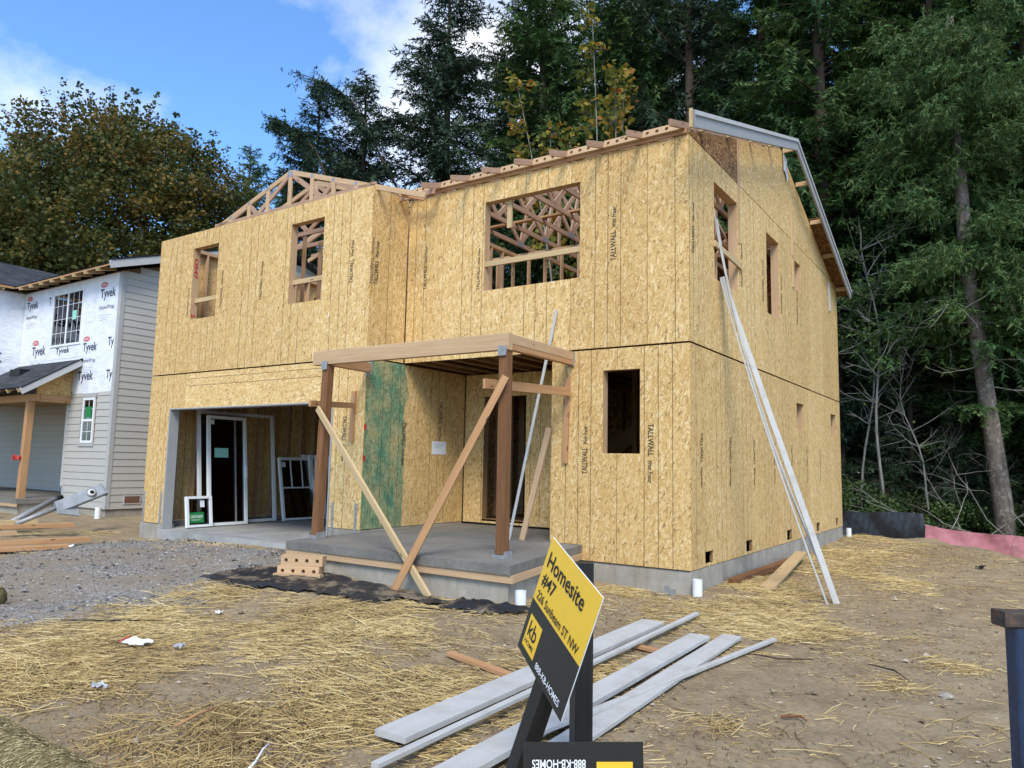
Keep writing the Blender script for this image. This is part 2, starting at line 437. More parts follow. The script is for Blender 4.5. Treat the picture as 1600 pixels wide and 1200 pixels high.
# ------------------------------------------------------------------ helpers
def tag(o, label=None, cat=None, group=None, kind=None):
    if label: o['label'] = label
    if cat: o['category'] = cat
    if group: o['group'] = group
    if kind: o['kind'] = kind
    return o
def setparent(o, p):
    if p is not None:
        o.parent = p
        if p.get('_world') is None:
            pass
        o.matrix_parent_inverse = WM[p.name].inverted()
WM = {}
def reg(o, M):
    WM[o.name] = M.copy()
def link(name, me, parent=None, M=None):
    o = bpy.data.objects.new(name, me)
    COL.objects.link(o)
    M = M or Matrix.Identity(4)
    if parent is not None:
        o.parent = parent
        o.matrix_parent_inverse = WM[parent.name].inverted()
    o.matrix_basis = M
    reg(o, M)
    return o
def empty(name, loc, label=None, cat=None, group=None):
    o = bpy.data.objects.new(name, None)
    o.empty_display_size = 0.3
    COL.objects.link(o)
    o.location = loc
    reg(o, Matrix.Translation(Vector(loc)))
    tag(o, label, cat, group)
    return o
def mesh(name, verts, faces, mat, uvs=None, smooth=False):
    me = bpy.data.meshes.new(name)
    me.from_pydata([tuple(v) for v in verts], [], faces)
    if mat:
        me.materials.append(MATS[mat])
    if uvs is not None:
        ul = me.uv_layers.new(name='UVMap')
        li = np.empty(len(me.loops), dtype=np.int32)
        me.loops.foreach_get('vertex_index', li)
        arr = np.array(uvs, dtype=np.float32)[li].ravel()
        ul.data.foreach_set('uv', arr)
    if smooth:
        me.polygons.foreach_set('use_smooth', [True]*len(me.polygons))
    me.update()
    return me
def add(name, verts, faces, mat, parent=None, uvs=None, smooth=False, M=None):
    return link(name, mesh(name, verts, faces, mat, uvs, smooth), parent, M)
def tris_mesh(name, T, tintv, mat, smooth=False):
    """T: (N,k,3) polygons with k corners each"""
    T = np.asarray(T, dtype=np.float32)
    n, k = T.shape[0], T.shape[1]
    me = bpy.data.meshes.new(name)
    me.vertices.add(n*k)
    me.vertices.foreach_set('co', T.reshape(-1))
    me.loops.add(n*k)
    me.loops.foreach_set('vertex_index', np.arange(n*k, dtype=np.int32))
    me.polygons.add(n)
    me.polygons.foreach_set('loop_start', np.arange(0, n*k, k, dtype=np.int32))
    me.polygons.foreach_set('loop_total', np.full(n, k, dtype=np.int32))
    me.materials.append(MATS[mat])
    at = me.attributes.new('tint', 'FLOAT', 'POINT')
    at.data.foreach_set('value', np.repeat(np.asarray(tintv, dtype=np.float32), k))
    me.update(calc_edges=True)
    return me
BOXF = [(0, 3, 2, 1), (4, 5, 6, 7), (0, 1, 5, 4), (1, 2, 6, 5), (2, 3, 7, 6), (3, 0, 4, 7)]
def boxv(x0, x1, y0, y1, z0, z1):
    return [(x0, y0, z0), (x1, y0, z0), (x1, y1, z0), (x0, y1, z0), (x0, y0, z1), (x1, y0, z1), (x1, y1, z1), (x0, y1, z1)]
def box(name, x0, x1, y0, y1, z0, z1, mat, parent=None):
    cx_, cy_, cz_ = (x0+x1)/2, (y0+y1)/2, (z0+z1)/2
    return add(name, boxv(x0-cx_, x1-cx_, y0-cy_, y1-cy_, z0-cz_, z1-cz_), BOXF, mat, parent, M=Matrix.Translation((cx_, cy_, cz_)))
def frame_of(a, b, hint=(0, 0, 1)):
    a = Vector(a); b = Vector(b)
    X = (b-a).normalized()
    h = Vector(hint)
    if abs(X.dot(h)) > 0.98:
        h = Vector((0, 1, 0)) if abs(X.y) < 0.9 else Vector((1, 0, 0))
    Y = h.cross(X).normalized()
    Z = X.cross(Y).normalized()
    c = (a+b)/2
    return Matrix(((X.x, Y.x, Z.x, c.x), (X.y, Y.y, Z.y, c.y), (X.z, Y.z, Z.z, c.z), (0, 0, 0, 1))), (b-a).length
_bc = {}
def board(name, a, b, w, th, mat, parent=None, hint=(0, 0, 1), ch=0.003, bend=0.0):
    """length from a to b; w along the axis square to hint, th along hint"""
    M, L = frame_of(a, b, hint)
    key = (round(L, 3), w, th, mat, bend)
    me = _bc.get(key)
    if me is None:
        hw, ht = w/2, th/2
        c = min(ch, hw*0.4, ht*0.4)
        prof = [(-hw+c, -ht), (hw-c, -ht), (hw, -ht+c), (hw, ht-c), (hw-c, ht), (-hw+c, ht), (-hw, ht-c), (-hw, -ht+c)]
        seg = 1 if not bend else 8
        vs, fs = [], []
        for i in range(seg+1):
            x = -L/2 + L*i/seg
            dz = bend*(1-(2*i/seg-1)**2) if bend else 0
            vs += [(x, p[0], p[1]+dz) for p in prof]
        for i in range(seg):
            for k in range(8):
                fs.append((i*8+k, i*8+(k+1) % 8, (i+1)*8+(k+1) % 8, (i+1)*8+k))
        fs.append(tuple(range(7, -1, -1)))
        fs.append(tuple(range(seg*8, seg*8+8)))
        me = mesh(name, vs, fs, mat)
        _bc[key] = me
    return link(name, me, parent, M)
def tube(name, pts, radii, mat, parent=None, n=8, cap=True):
    vs, fs = tube_geo(pts, radii, n, cap)
    return add(name, vs, fs, mat, parent, smooth=True)
def tube_geo(pts, radii, n=8, cap=True, wob=0.0):
    P = [Vector(p) for p in pts]
    vs, fs = [], []
    pv = None
    for i, p in enumerate(P):
        d = (P[min(i+1, len(P)-1)]-P[max(i-1, 0)]).normalized()
        if pv is None:
            pv = d.orthogonal().normalized()
        pv = (pv - d*pv.dot(d)).normalized()
        q = d.cross(pv)
        for k in range(n):
            a = 2*math.pi*k/n
            rr = radii[i]*(1+wob*(R_.random()-0.5))
            vs.append(p + (pv*math.cos(a)+q*math.sin(a))*rr)
    for i in range(len(P)-1):
        for k in range(n):
            fs.append((i*n+k, i*n+(k+1) % n, (i+1)*n+(k+1) % n, (i+1)*n+k))
    if cap:
        fs.append(tuple(range(n-1, -1, -1)))
        fs.append(tuple(range((len(P)-1)*n, len(P)*n)))
    return vs, fs
class MB:
    def __init__(self): self.v = []; self.f = []
    def add(self, vs, fs):
        o = len(self.v); self.v += [tuple(x) for x in vs]; self.f += [tuple(i+o for i in q) for q in fs]
        return self
    def box(self, *a): return self.add(boxv(*a), BOXF)
    def build(self, name, mat, parent=None, M=None, smooth=False): return add(name, self.v, self.f, mat, parent, M=M, smooth=smooth)

_tx = {}
def text_data(s, width, height=None, bold=0.0, shear=0.0):
    """a flat text mesh in its own XY plane, origin at lower left, fitted to width x height"""
    key = (s, width, height, bold, shear)
    if key in _tx: return _tx[key]
    cu = bpy.data.curves.new('lettering', 'FONT')
    cu.body = s
    cu.size = 1.0
    cu.offset = bold
    cu.shear = shear
    cu.resolution_u = 3
    ob = bpy.data.objects.new('tmp', cu)
    COL.objects.link(ob)
    dg = bpy.context.evaluated_depsgraph_get()
    me = bpy.data.meshes.new_from_object(ob.evaluated_get(dg))
    bpy.data.objects.remove(ob, do_unlink=True)
    bpy.data.curves.remove(cu)
    n = len(me.vertices)
    co = np.empty(n*3, dtype=np.float32); me.vertices.foreach_get('co', co); co = co.reshape(-1, 3)
    mn, mxx = co.min(0), co.max(0)
    sc = width/(mxx[0]-mn[0])
    sy = (height/(mxx[1]-mn[1])) if height else sc
    co[:, 0] = (co[:, 0]-mn[0])*sc
    co[:, 1] = (co[:, 1]-mn[1])*sy
    me.vertices.foreach_set('co', co.reshape(-1)); me.update()
    _tx[key] = me
    return me
def text(name, s, origin, xdir, ydir, width, height, mat, parent, bold=0.0, shear=0.0):
    base = text_data(s, width, height, bold, shear)
    k = ('m', s, width, height, bold, shear, mat)
    if k not in _tx:
        me = base.copy(); me.materials.clear(); me.materials.append(MATS[mat]); _tx[k] = me
    X = Vector(xdir).normalized(); Y = Vector(ydir).normalized(); Z = X.cross(Y)
    o = Vector(origin)
    M = Matrix(((X.x, Y.x, Z.x, o.x), (X.y, Y.y, Z.y, o.y), (X.z, Y.z, Z.z, o.z), (0, 0, 0, 1)))
    return link(name, _tx[k], parent, M)

class Wall:
    """a vertical sheet plane: u along U, z up, n outward along N"""
    def __init__(self, o, U, N):
        self.o = Vector(o); self.U = Vector(U); self.N = Vector(N)
    def pt(self, u, z, n=0.0):
        return self.o + self.U*u + Vector((0, 0, z)) + self.N*n
    def panel(self, name, u0, u1, z0, z1, mat, parent, cuts=(), edge=None, thick=0.011, n=0.0, flip=False, gap=0.0038, horiz=False):
        u0 += gap; u1 -= gap; z0 += gap; z1 -= gap
        us = {u0, u1}; zs = {z0, z1}
        for a, b, c_, d_ in cuts:
            for q in (a, b):
                if u0 < q < u1: us.add(q)
            for q in (c_, d_):
                if z0 < q < z1: zs.add(q)
        us = sorted(us); zs = sorted(zs)
        def solid(i, j):
            if i < 0 or j < 0 or i >= len(us)-1 or j >= len(zs)-1: return False
            uu = (us[i]+us[i+1])/2; zz = (zs[j]+zs[j+1])/2
            return not any(a < uu < b and c_ < zz < d_ for a, b, c_, d_ in cuts)
        vi, vs, uvs, fs = {}, [], [], []
        e = u0 if edge is None else edge
        def V(i, j, k):
            if (i, j, k) not in vi:
                vi[(i, j, k)] = len(vs)
                vs.append(self.pt(us[i], zs[j], n - (thick if k else 0)))
                q = (abs(us[i]-e), zs[j])
                uvs.append((q[1], q[0]) if horiz else q)
            return vi[(i, j, k)]
        for i in range(len(us)-1):
            for j in range(len(zs)-1):
                if not solid(i, j): continue
                fs.append((V(i, j, 0), V(i+1, j, 0), V(i+1, j+1, 0), V(i, j+1, 0)))
                fs.append((V(i, j, 1), V(i, j+1, 1), V(i+1, j+1, 1), V(i+1, j, 1)))
                if not solid(i-1, j): fs.append((V(i, j, 0), V(i, j+1, 0), V(i, j+1, 1), V(i, j, 1)))
                if not solid(i+1, j): fs.append((V(i+1, j, 0), V(i+1, j, 1), V(i+1, j+1, 1), V(i+1, j+1, 0)))
                if not solid(i, j-1): fs.append((V(i, j, 0), V(i, j, 1), V(i+1, j, 1), V(i+1, j, 0)))
                if not solid(i, j+1): fs.append((V(i, j+1, 0), V(i+1, j+1, 0), V(i+1, j+1, 1), V(i, j+1, 1)))
        if not fs: return None
        return add(name, vs, fs, mat, parent, uvs)
    def poly(self, name, pts, mat, parent, thick=0.011, n=0.0, horiz=True):
        k = len(pts)
        vs = [self.pt(u, z, n) for u, z in pts] + [self.pt(u, z, n-thick) for u, z in pts]
        uvs = [((z, u) if horiz else (u, z)) for u, z in pts]*2
        fs = [tuple(range(k)), tuple(range(2*k-1, k-1, -1))] + [(i, (i+1) % k, k+(i+1) % k, k+i) for i in range(k)]
        return add(name, vs, fs, mat, parent, uvs)
    def stud(self, name, u, z0, z1, parent, mat='fir_pale', w=0.038, d=0.14, back=0.012):
        a = self.pt(u, z0, -back-d/2); b = self.pt(u, z1, -back-d/2)
        return board(name, a, b, d, w, mat, parent, hint=self.U)
    def rail(self, name, u0, u1, z, parent, mat='fir_pale', w=0.038, d=0.14, back=0.012):
        a = self.pt(u0, z, -back-d/2); b = self.pt(u1, z, -back-d/2)
        return board(name, a, b, d, w, mat, parent, hint=(0, 0, 1))
    def opening(self, u0, u1, z0, z1, parent, mat='fir_pale', d=0.14, sill=True):
        self.stud('jamb', u0-0.021, z0, z1, parent, mat, d=d)
        self.stud('jamb', u1+0.021, z0, z1, parent, mat, d=d)
        self.rail('header', u0-0.04, u1+0.04, z1+0.045, parent, mat, w=0.085, d=d)
        if sill: self.rail('sill', u0-0.04, u1+0.04, z0-0.021, parent, mat, d=d)

# ------------------------------------------------------------------ ground
GP = np.array([(3.5, -9.3, -.33), (0.5, -6, -.33), (1, -2.3, -.33), (0, -.2, -.30), (-1.4, -.3, -.245), (-1.2, -2.7, -.2), (-2.3, -2.7, -.225), (-3.2, -2.7, -.2), (-4, -2.7, -.165), (-4.9, -2.7, -.12),
  (-5.4, -1.8, -.14), (-7, -1.2, -.17), (-9, -1.2, -.21), (-10.3, -1.2, -.27), (-11.3, -1.1, -.32), (-11.5, 3, -.25), (-15.1, .2, -.19), (-15, 4, -.15), (-17.3, -1.2, -.19), (-20, -2, -.2), (-13, -2, -.27), (-10.6, -2.6, -.3), (-10, -5, -.33),
  (-5.5, -5.5, -.33), (-3, -5.6, -.33), (-6, -3.2, -.28), (.1, 10, -.25), (.1, 5, -.31), (.1, 2, -.31), (.6, 3, -.33), (.9, 7, -.31), (1.5, 12.4, -.30), (0, 11.3, -.29), (1.5, 9.5, -.29), (2.2, 10.8, -.33), (2.6, 9.3, -.34), (3.3, 7, -.36), (3.6, 4, -.37),
  (2.4, 12.6, -.55), (3.6, 13.0, -.88), (4.2, 10, -.80), (6, 11, -1.0), (6.5, 7, -.75), (5.5, 3, -.46), (6, -2, -.40), (0, 16, -.55), (4, 18, -1.1), (-6, 14, -.5), (-14, 12, -.3), (-20, -12, -.33), (10, -10, -.36), (3, -4, -.34), (2, 0, -.34), (-25, 2, -.2), (12, 14, -1.3), (8, -5, -.4)])
def gz(x, y):
    x = np.asarray(x, dtype=float); y = np.asarray(y, dtype=float)
    sh = x.shape
    x = x.ravel(); y = y.ravel()
    num = np.zeros_like(x); den = np.zeros_like(x)
    for px, py, pz in GP:
        w = 1/((x-px)**2+(y-py)**2+0.15)**1.6
        num += w*pz; den += w
    z = num/den
    b = (0.022*np.sin(1.7*x+0.6*y)*np.sin(1.3*y-0.4*x+1) + 0.012*np.sin(4.1*x-2.2*y)*np.cos(3.3*y+1.1*x) + 0.006*np.sin(9.3*x+5*y)*np.sin(8.1*y-3*x))
    far = np.clip((np.hypot(x+3, y)-25)/30, 0, 1)
    z = z*(1-far) - 0.8*far + b*(1-far)
    return z.reshape(sh)
def g1(x, y): return float(gz(np.array([x]), np.array([y]))[0])

def axis(lo, hi, step, far):
    core = np.arange(lo, hi+step/2, step)
    out = [1, 2.5, 5, 9, 15, 25, 45, 90, 200, 420, 900]
    return np.concatenate([[lo-o for o in out[::-1]], core, [hi+o for o in out]])
xs = axis(-13, 5.6, 0.085, 0); ys = axis(-9.5, 14, 0.1, 0)
X, Y = np.meshgrid(xs, ys)
Zg = gz(X, Y)
near = (X > -13.5) & (X < 6) & (Y < 14.5) & (Y > -10)
def bumps(x, y, seed, lo, hi, n):
    rg = np.random.default_rng(seed); v_ = np.zeros_like(x)
    for _ in range(n):
        a_ = rg.uniform(0, 6.283); f_ = rg.uniform(lo, hi); v_ += np.sin(f_*(x*math.cos(a_)+y*math.sin(a_))+rg.uniform(0, 6.28)+1.3*np.sin(0.5*f_*(y*math.cos(a_)-x*math.sin(a_))))
    return v_/n**0.5
Zg = Zg + near*(NP.normal(0, 0.0045, Zg.shape) + 0.0055*bumps(X, Y, 5, 6, 20, 14) + 0.006*np.minimum(0, bumps(X, Y, 6, 9, 14, 10)))
# hollow under the house so that floors and slabs stand free
inside = (X > -11.1) & (X < -0.1) & (Y > 0.1) & (Y < 9.9)
Zg = np.where(inside, -0.6, Zg)
inside2 = (X > -11.1) & (X < -5.1) & (Y > -0.75) & (Y < 9.9)
Zg = np.where(inside2, -0.6, Zg)
inside3 = (X > -4.75) & (X < -1.45) & (Y > -2.25) & (Y < 0.2)
Zg = np.where(inside3, -0.6, Zg)
nx_, ny_ = len(xs), len(ys)
V = np.stack([X.ravel(), Y.ravel(), Zg.ravel()], 1)
idx = np.arange(nx_*ny_).reshape(ny_, nx_)
F = np.stack([idx[:-1, :-1].ravel(), idx[:-1, 1:].ravel(), idx[1:, 1:].ravel(), idx[1:, :-1].ravel()], 1)
me = bpy.data.meshes.new('ground')
me.from_pydata(V.tolist(), [], F.tolist())
me.materials.append(MATS['dirt']); me.materials.append(MATS['forest_floor'])
ctr = V[F].mean(1)
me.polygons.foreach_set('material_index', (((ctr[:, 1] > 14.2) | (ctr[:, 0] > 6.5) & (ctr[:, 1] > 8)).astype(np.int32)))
me.polygons.foreach_set('use_smooth', [True]*len(me.polygons))
tag(link('ground', me), 'bare brown dirt lot around the unfinished house', 'ground', kind='structure')

# gravel drive: a shallow heap whose rim dips under the dirt
GPOLY = [(-4.6, -6.6), (-4.5, -5.6), (-3.95, -5.15), (-4.0, -4.4), (-4.25, -3.6), (-5.0, -2.9), (-5.4, -2.0), (-6.3, -1.15), (-8.0, -1.05), (-9.8, -1.15), (-10.6, -2.1), (-9.9, -3.9), (-9.4, -6.0), (-8.5, -8), (-6, -8.2)]
def inpoly(x, y, P):
    c = np.zeros(x.shape, bool)
    n = len(P)
    for i in range(n):
        x1, y1 = P[i]; x2, y2 = P[(i+1) % n]
        cond = ((y1 > y) != (y2 > y)) & (x < (x2-x1)*(y-y1)/((y2-y1) if y2 != y1 else 1e-9)+x1)
        c ^= cond
    return c
def pdist(x, y, P):
    d = np.full(x.shape, 1e9)
    n = len(P)
    for i in range(n):
        x1, y1 = P[i]; x2, y2 = P[(i+1) % n]
        L2 = (x2-x1)**2+(y2-y1)**2
        tt = np.clip(((x-x1)*(x2-x1)+(y-y1)*(y2-y1))/L2, 0, 1)
        d = np.minimum(d, np.hypot(x-(x1+tt*(x2-x1)), y-(y1+tt*(y2-y1))))
    return d
gx, gy = np.meshgrid(np.arange(-11.2, -3.4, 0.09), np.arange(-8.6, -0.75, 0.09))
sd_ = np.where(inpoly(gx, gy, GPOLY), 1, -1)*pdist(gx, gy, GPOLY)
wob = 0.25*np.sin(3.1*gx+1.7*gy)*np.sin(2.3*gy-1.9*gx)+0.16*np.sin(7.7*gx)*np.sin(6.9*gy+2*gx)
h = np.clip((sd_+wob)*0.09, -0.05, 0.03)
gzv = gz(gx, gy)+h+NP.normal(0, 0.003, gx.shape)
ny2, nx2 = gx.shape
idx = np.arange(nx2*ny2).reshape(ny2, nx2)
F = np.stack([idx[:-1, :-1].ravel(), idx[:-1, 1:].ravel(), idx[1:, 1:].ravel(), idx[1:, :-1].ravel()], 1)
keep = (h.ravel()[F] > -0.045).any(1)
o = add('gravel_drive', np.stack([gx.ravel(), gy.ravel(), gzv.ravel()], 1).tolist(), F[keep].tolist(), 'gravel_bed', smooth=True)
tag(o, 'grey gravel apron in front of the open garage', 'gravel', kind='structure')

OCT = np.array([(1, 0, 0), (0, 1, 0), (-1, 0, 0), (0, -1, 0), (0, 0, 1), (0, 0, -1)], float)
OCTF = [(0, 1, 4), (1, 2, 4), (2, 3, 4), (3, 0, 4), (1, 0, 5), (2, 1, 5), (3, 2, 5), (0, 3, 5)]
def stones(name, px, py, size, mat, label, tintv=None, flat=0.6, lift=0.15):
    n = len(px)
    pz = gz(px, py)
    base = np.repeat(OCT[None], n, 0)*NP.uniform(0.6, 1.3, (n, 6, 1))
    ang = NP.uniform(0, 6.28, n)
    ca, sa = np.cos(ang), np.sin(ang)
    bx = base[:, :, 0]*ca[:, None]-base[:, :, 1]*sa[:, None]
    by = base[:, :, 0]*sa[:, None]+base[:, :, 1]*ca[:, None]
    P = np.stack([bx*size[:, None]+px[:, None], by*size[:, None]+py[:, None], base[:, :, 2]*size[:, None]*flat+(pz+size*lift)[:, None]], 2)
    T = P[:, OCTF, :].reshape(-1, 3, 3)
    tv = NP.uniform(0, 1, n) if tintv is None else tintv
    o = link(name, tris_mesh(name, T, np.repeat(tv, 8), mat))
    return tag(o, label, name.replace('_', ' '), kind='stuff')
# ------------------------------------------------------------------ the unfinished house
HH = empty('house_under_construction', (-5.6, 4.6, -0.3), 'two storey house under construction, sheathed in bare tan strand board, roof trusses open', 'house')
H1, HT = 2.978, 5.85
XL, XG, YG, YB = -11.265, -5.07, -0.877, 10.03
front = Wall((0, 0, 0), (1, 0, 0), (0, -1, 0))
garf = Wall((0, YG, 0), (1, 0, 0), (0, -1, 0))
side = Wall((0, 0, 0), (0, 1, 0), (1, 0, 0))
ret = Wall((XG, 0, 0), (0, 1, 0), (1, 0, 0))
back_rec = Wall((0, 1.73, 0), (1, 0, 0), (0, -1, 0))
bayside = Wall((-2.13, 0, 0), (0, 1, 0), (-1, 0, 0))
leftw = Wall((XL, 0, 0), (0, 1, 0), (-1, 0, 0))
rear = Wall((0, YB, 0), (1, 0, 0), (0, 1, 0))
ZS, ZH = 4.057, 5.514
PAN = {}
# front upper
W_MAIN = (-3.424, -1.678, ZS, ZH)
for a, b, e in ((-5.058, -4.27, -5.49), (-4.27, -3.05, -4.27), (-1.83, -0.61, -1.83), (-0.61, 0.0, -0.61)):
    PAN[('fu', a)] = front.panel('osb_panel', a, b, 2.987, HT, 'osb', HH, [W_MAIN], edge=e)
front.opening(*W_MAIN, HH)
front.panel('osb_panel', -3.05, -1.83, 2.987, ZS+0.0025, 'osb', HH, (), edge=-3.05); front.panel('osb_panel', -3.05, -1.83, ZH-0.0025, HT, 'osb', HH, (), edge=-3.05)
front.rail('guard_rail', -3.424, -1.678, 4.50, HH, 'pine', w=0.089, d=0.038, back=0.03)
front.stud('cripple_stud', -3.02, 5.06, ZH, HH, 'pine', w=0.089, d=0.038, back=0.10)
# front lower bay, with the step over the porch slab
W_LOW = (-1.28, -0.716, 1.495, 2.66)
STEP = (-9, -1.60, -1, 0.215)
for a, b, e in ((-2.119, -1.06, -2.28), (-1.06, 0.0, -1.06)):
    PAN[('fl', a)] = front.panel('osb_panel', a, b, 0.0, 2.969, 'osb', HH, [W_LOW, STEP], edge=e)
front.opening(*W_LOW, HH)
# garage front, upper
W_G1 = (-10.067, -9.238, ZS, ZH); W_G2 = (-7.089, -6.224, ZS, ZH)
for a, b in ((-11.265, -10.05), (-10.05, -8.83), (-8.83, -7.61), (-7.61, -6.39), (-6.39, XG)):
    PAN[('gu', a)] = garf.panel('osb_panel', a, b, 2.987, HT, 'osb', HH, [W_G1, W_G2], edge=a)
garf.opening(*W_G1, HH); garf.opening(*W_G2, HH)
garf.rail('guard_rail', W_G1[0], W_G1[1], 4.46, HH, 'pine', w=0.089, d=0.038, back=0.09)
garf.rail('guard_rail', W_G2[0], W_G2[1], 4.47, HH, 'pine', w=0.089, d=0.038, back=0.09)
# garage front, lower
DOOR = (-10.53, -5.79, -1, 2.285)
PAN[('gl', 0)] = garf.panel('osb_panel', XL, -10.05, 0.003, 2.969, 'osb', HH, [DOOR], edge=XL)
PAN[('gl', 1)] = garf.panel('osb_panel', -6.13, XG, 0.238, 2.969, 'osb', HH, [DOOR], edge=-6.29)
for a, b in ((2.285, 2.722), (2.722, 2.862), (2.862, 2.969)):
    garf.panel('osb_panel', -10.05, -6.13, a, b, 'osb', HH, (), horiz=True, edge=-14)
# return of the garage, upper and porch wall below
for a, b in ((YG+0.012, -0.34), (-0.34, -0.012)):
    PAN[('ru', a)] = ret.panel('osb_panel', a, b, 2.987, HT, 'osb', HH, (), edge=a)
PAN['green'] = ret.panel('osb_panel', YG+0.012, 0.343, 0.243, 2.969, 'osb_green', HH, (), edge=YG)
PAN['green']['label'] = 'sheathing sheet with green paint overspray'
PAN['rw1'] = ret.panel('osb_panel', 0.343, 1.563, 0.243, 2.969, 'osb', HH, (), edge=0.343)
ret.panel('osb_panel', 1.563, 1.717, 0.243, 2.969, 'osb', HH, (), edge=1.563)
W_DOOR = (-4.62, -3.69, 0.32, 2.55)
for a, b in ((-5.055, -4.2), (-4.2, -2.98), (-2.98, -2.142)):
    back_rec.panel('osb_panel', a, b, 0.243, 2.969, 'osb', HH, [W_DOOR], edge=a)
back_rec.opening(*W_DOOR, HH, mat='pine_dark')
back_rec.rail('guard_rail', -4.62, -3.69, 0.30, HH, 'pine_dark', w=0.04, d=0.16, back=0.0)
for a, b in ((0.012, 0.9), (0.9, 1.717)):
    bayside.panel('osb_panel', a, b, 0.243, 2.969, 'osb', HH, (), edge=a)
# right side
S1 = (0.999, 2.105, ZS, ZH); S2 = (3.757, 4.60, ZS, ZH); S3 = (5.79, 6.27, 4.90, 5.49)
L1 = (5.73, 6.31, 2.09, 2.625); L2 = (8.94, 9.53, 2.10, 2.62)
VENTS = [(0.52, 0.845, 0.045, 0.2), (2.35, 2.68, 0.045, 0.215), (4.83, 5.2, 0.045, 0.22), (7.24, 7.57, 0.05, 0.225), (9.24, 9.52, 0.06, 0.225)]
e = [0.012, 0.61, 1.83, 3.05, 4.27, 5.49, 6.71, 7.93, 9.15, YB]
for i in range(len(e)-1):
    PAN[('sl', i)] = side.panel('osb_panel', e[i], e[i+1], 0.0, 2.969, 'osb', HH, [L1, L2]+VENTS, edge=(e[i] if i else -0.61))
e2 = [0.012, 0.95, 2.17, 3.39, 4.61, 5.83, 7.05, 8.27, 9.49, YB]
for i in range(len(e2)-1):
    PAN[('su', i)] = side.panel('osb_panel', e2[i], e2[i+1], 2.987, HT, 'osb', HH, [S1, S2, S3], edge=(e2[i] if i else -0.27))
for w_ in (S1, S2, S3, L1, L2): side.opening(*w_, HH)
for w_ in VENTS: side.opening(*w_, HH, mat='pine_dark', sill=False, d=0.045)
board('guard_rail', side.pt(0.93, 4.56, 0.022), side.pt(2.2, 4.50, 0.022), 0.038, 0.089, 'pine', HH)
side.stud('cripple_stud', 1.28, ZS, 4.5, HH, 'fir_pale', back=0.06)
# gable above the side wall
YR, ZR = 4.9, 7.6
SF, SB = 0.318, 0.352
def zroof(y): return ZR - (SF*(YR-y) if y < YR else SB*(y-YR))
DZ = 0.13
side.poly('osb_panel', [(0.012, HT+0.012), (2.165, HT+0.012), (2.165, zroof(2.165)-DZ), (0.012, zroof(0.012)-DZ)], 'osb_stained', HH)['label'] = 'dark water stained sheathing sheet'
for a, b, z0, z1 in ((2.175, 6.0, 5.862, 6.47), (6.005, 8.42, 5.862, 6.47), (2.175, 5.4, 6.475, 7.08), (5.405, 6.75, 6.475, 7.08)):
    p = []
    pts = [(a, z0), (b, z0)]
    top = []
    for q in np.linspace(b, a, 9):
        top.append((q, min(z1, zroof(q)-DZ)))
    p = pts + [q for i, q in enumerate(top)]
    if all(q[1] > z0+0.005 for q in top):
        side.poly('osb_panel', p, 'osb', HH)
side.poly('osb_panel', [(8.425, 5.862), (9.45, 5.862), (8.425, zroof(8.425)-DZ)], 'osb', HH)
side.poly('osb_panel', [(6.755, 6.475), (7.75, 6.475), (6.755, zroof(6.755)-DZ)], 'osb', HH)
side.poly('osb_panel', [(3.72, 7.085), (5.99, 7.085), (YR, ZR-DZ)], 'osb', HH)
# left and rear walls
for i in range(9):
    a = YG+0.02+i*1.22; b = min(a+1.22, YB)
    leftw.panel('osb_panel', a, b, 0.0, 2.969, 'osb', HH, (), edge=a)
    leftw.panel('osb_panel', a, b, 2.987, HT, 'osb', HH, (), edge=a)
for i in range(10):
    a = XL+0.02+i*1.22; b = min(a+1.22, 0)
    rear.panel('osb_panel', a, b, 0.0, 2.969, 'osb', HH, [(-9.5, -7.7, 0.3, 2.3)], edge=a)
    rear.panel('osb_panel', a, b, 2.987, HT, 'osb', HH, [(-9.6, -8.2, ZS, ZH), (-4.6, -3.0, ZS, ZH)], edge=a)
# framing seen through the openings
y = YG+0.2
while y < 9.9:
    if y < 5.6: leftw.stud('stud', y, -0.04, 2.9, HH, 'fir_pale')
    leftw.stud('stud', y, 3.31, 5.77, HH, 'fir_pale')
    y += 0.4064
leftw.rail('top_plate', YG+0.02, YB, 5.81, HH, 'fir_pale', w=0.076)
rear.rail('top_plate', XL+0.15, -0.1, 5.81, HH, 'fir_pale', w=0.076)
front.rail('top_plate', -5.0, -0.02, 5.81, HH, 'fir_pale', w=0.07)
garf.rail('top_plate', XL+0.15, XG-0.02, 5.81, HH, 'fir_pale', w=0.07)
side.rail('top_plate', 0.15, YB-0.15, 5.81, HH, 'fir_pale', w=0.07)
x = XL+0.5
while x < -0.3:
    rear.stud('stud', x, 3.31, 5.77, HH, 'fir_pale'); x += 0.4064*1.5
garback = Wall((0, 5.7, 0), (1, 0, 0), (0, -1, 0))
garright = Wall((-5.2, 0, 0), (0, 1, 0), (-1, 0, 0))
for i in range(5):
    a = XL+0.15+i*1.22; garback.panel('osb_panel', a, min(a+1.22, -5.22), -0.08, 2.95, 'osb', HH, (), edge=a, n=-0.15)
x = XL+0.3
while x < -5.3:
    garback.stud('stud', x, -0.04, 2.92, HH, 'fir_pale', back=0.0); x += 0.4064
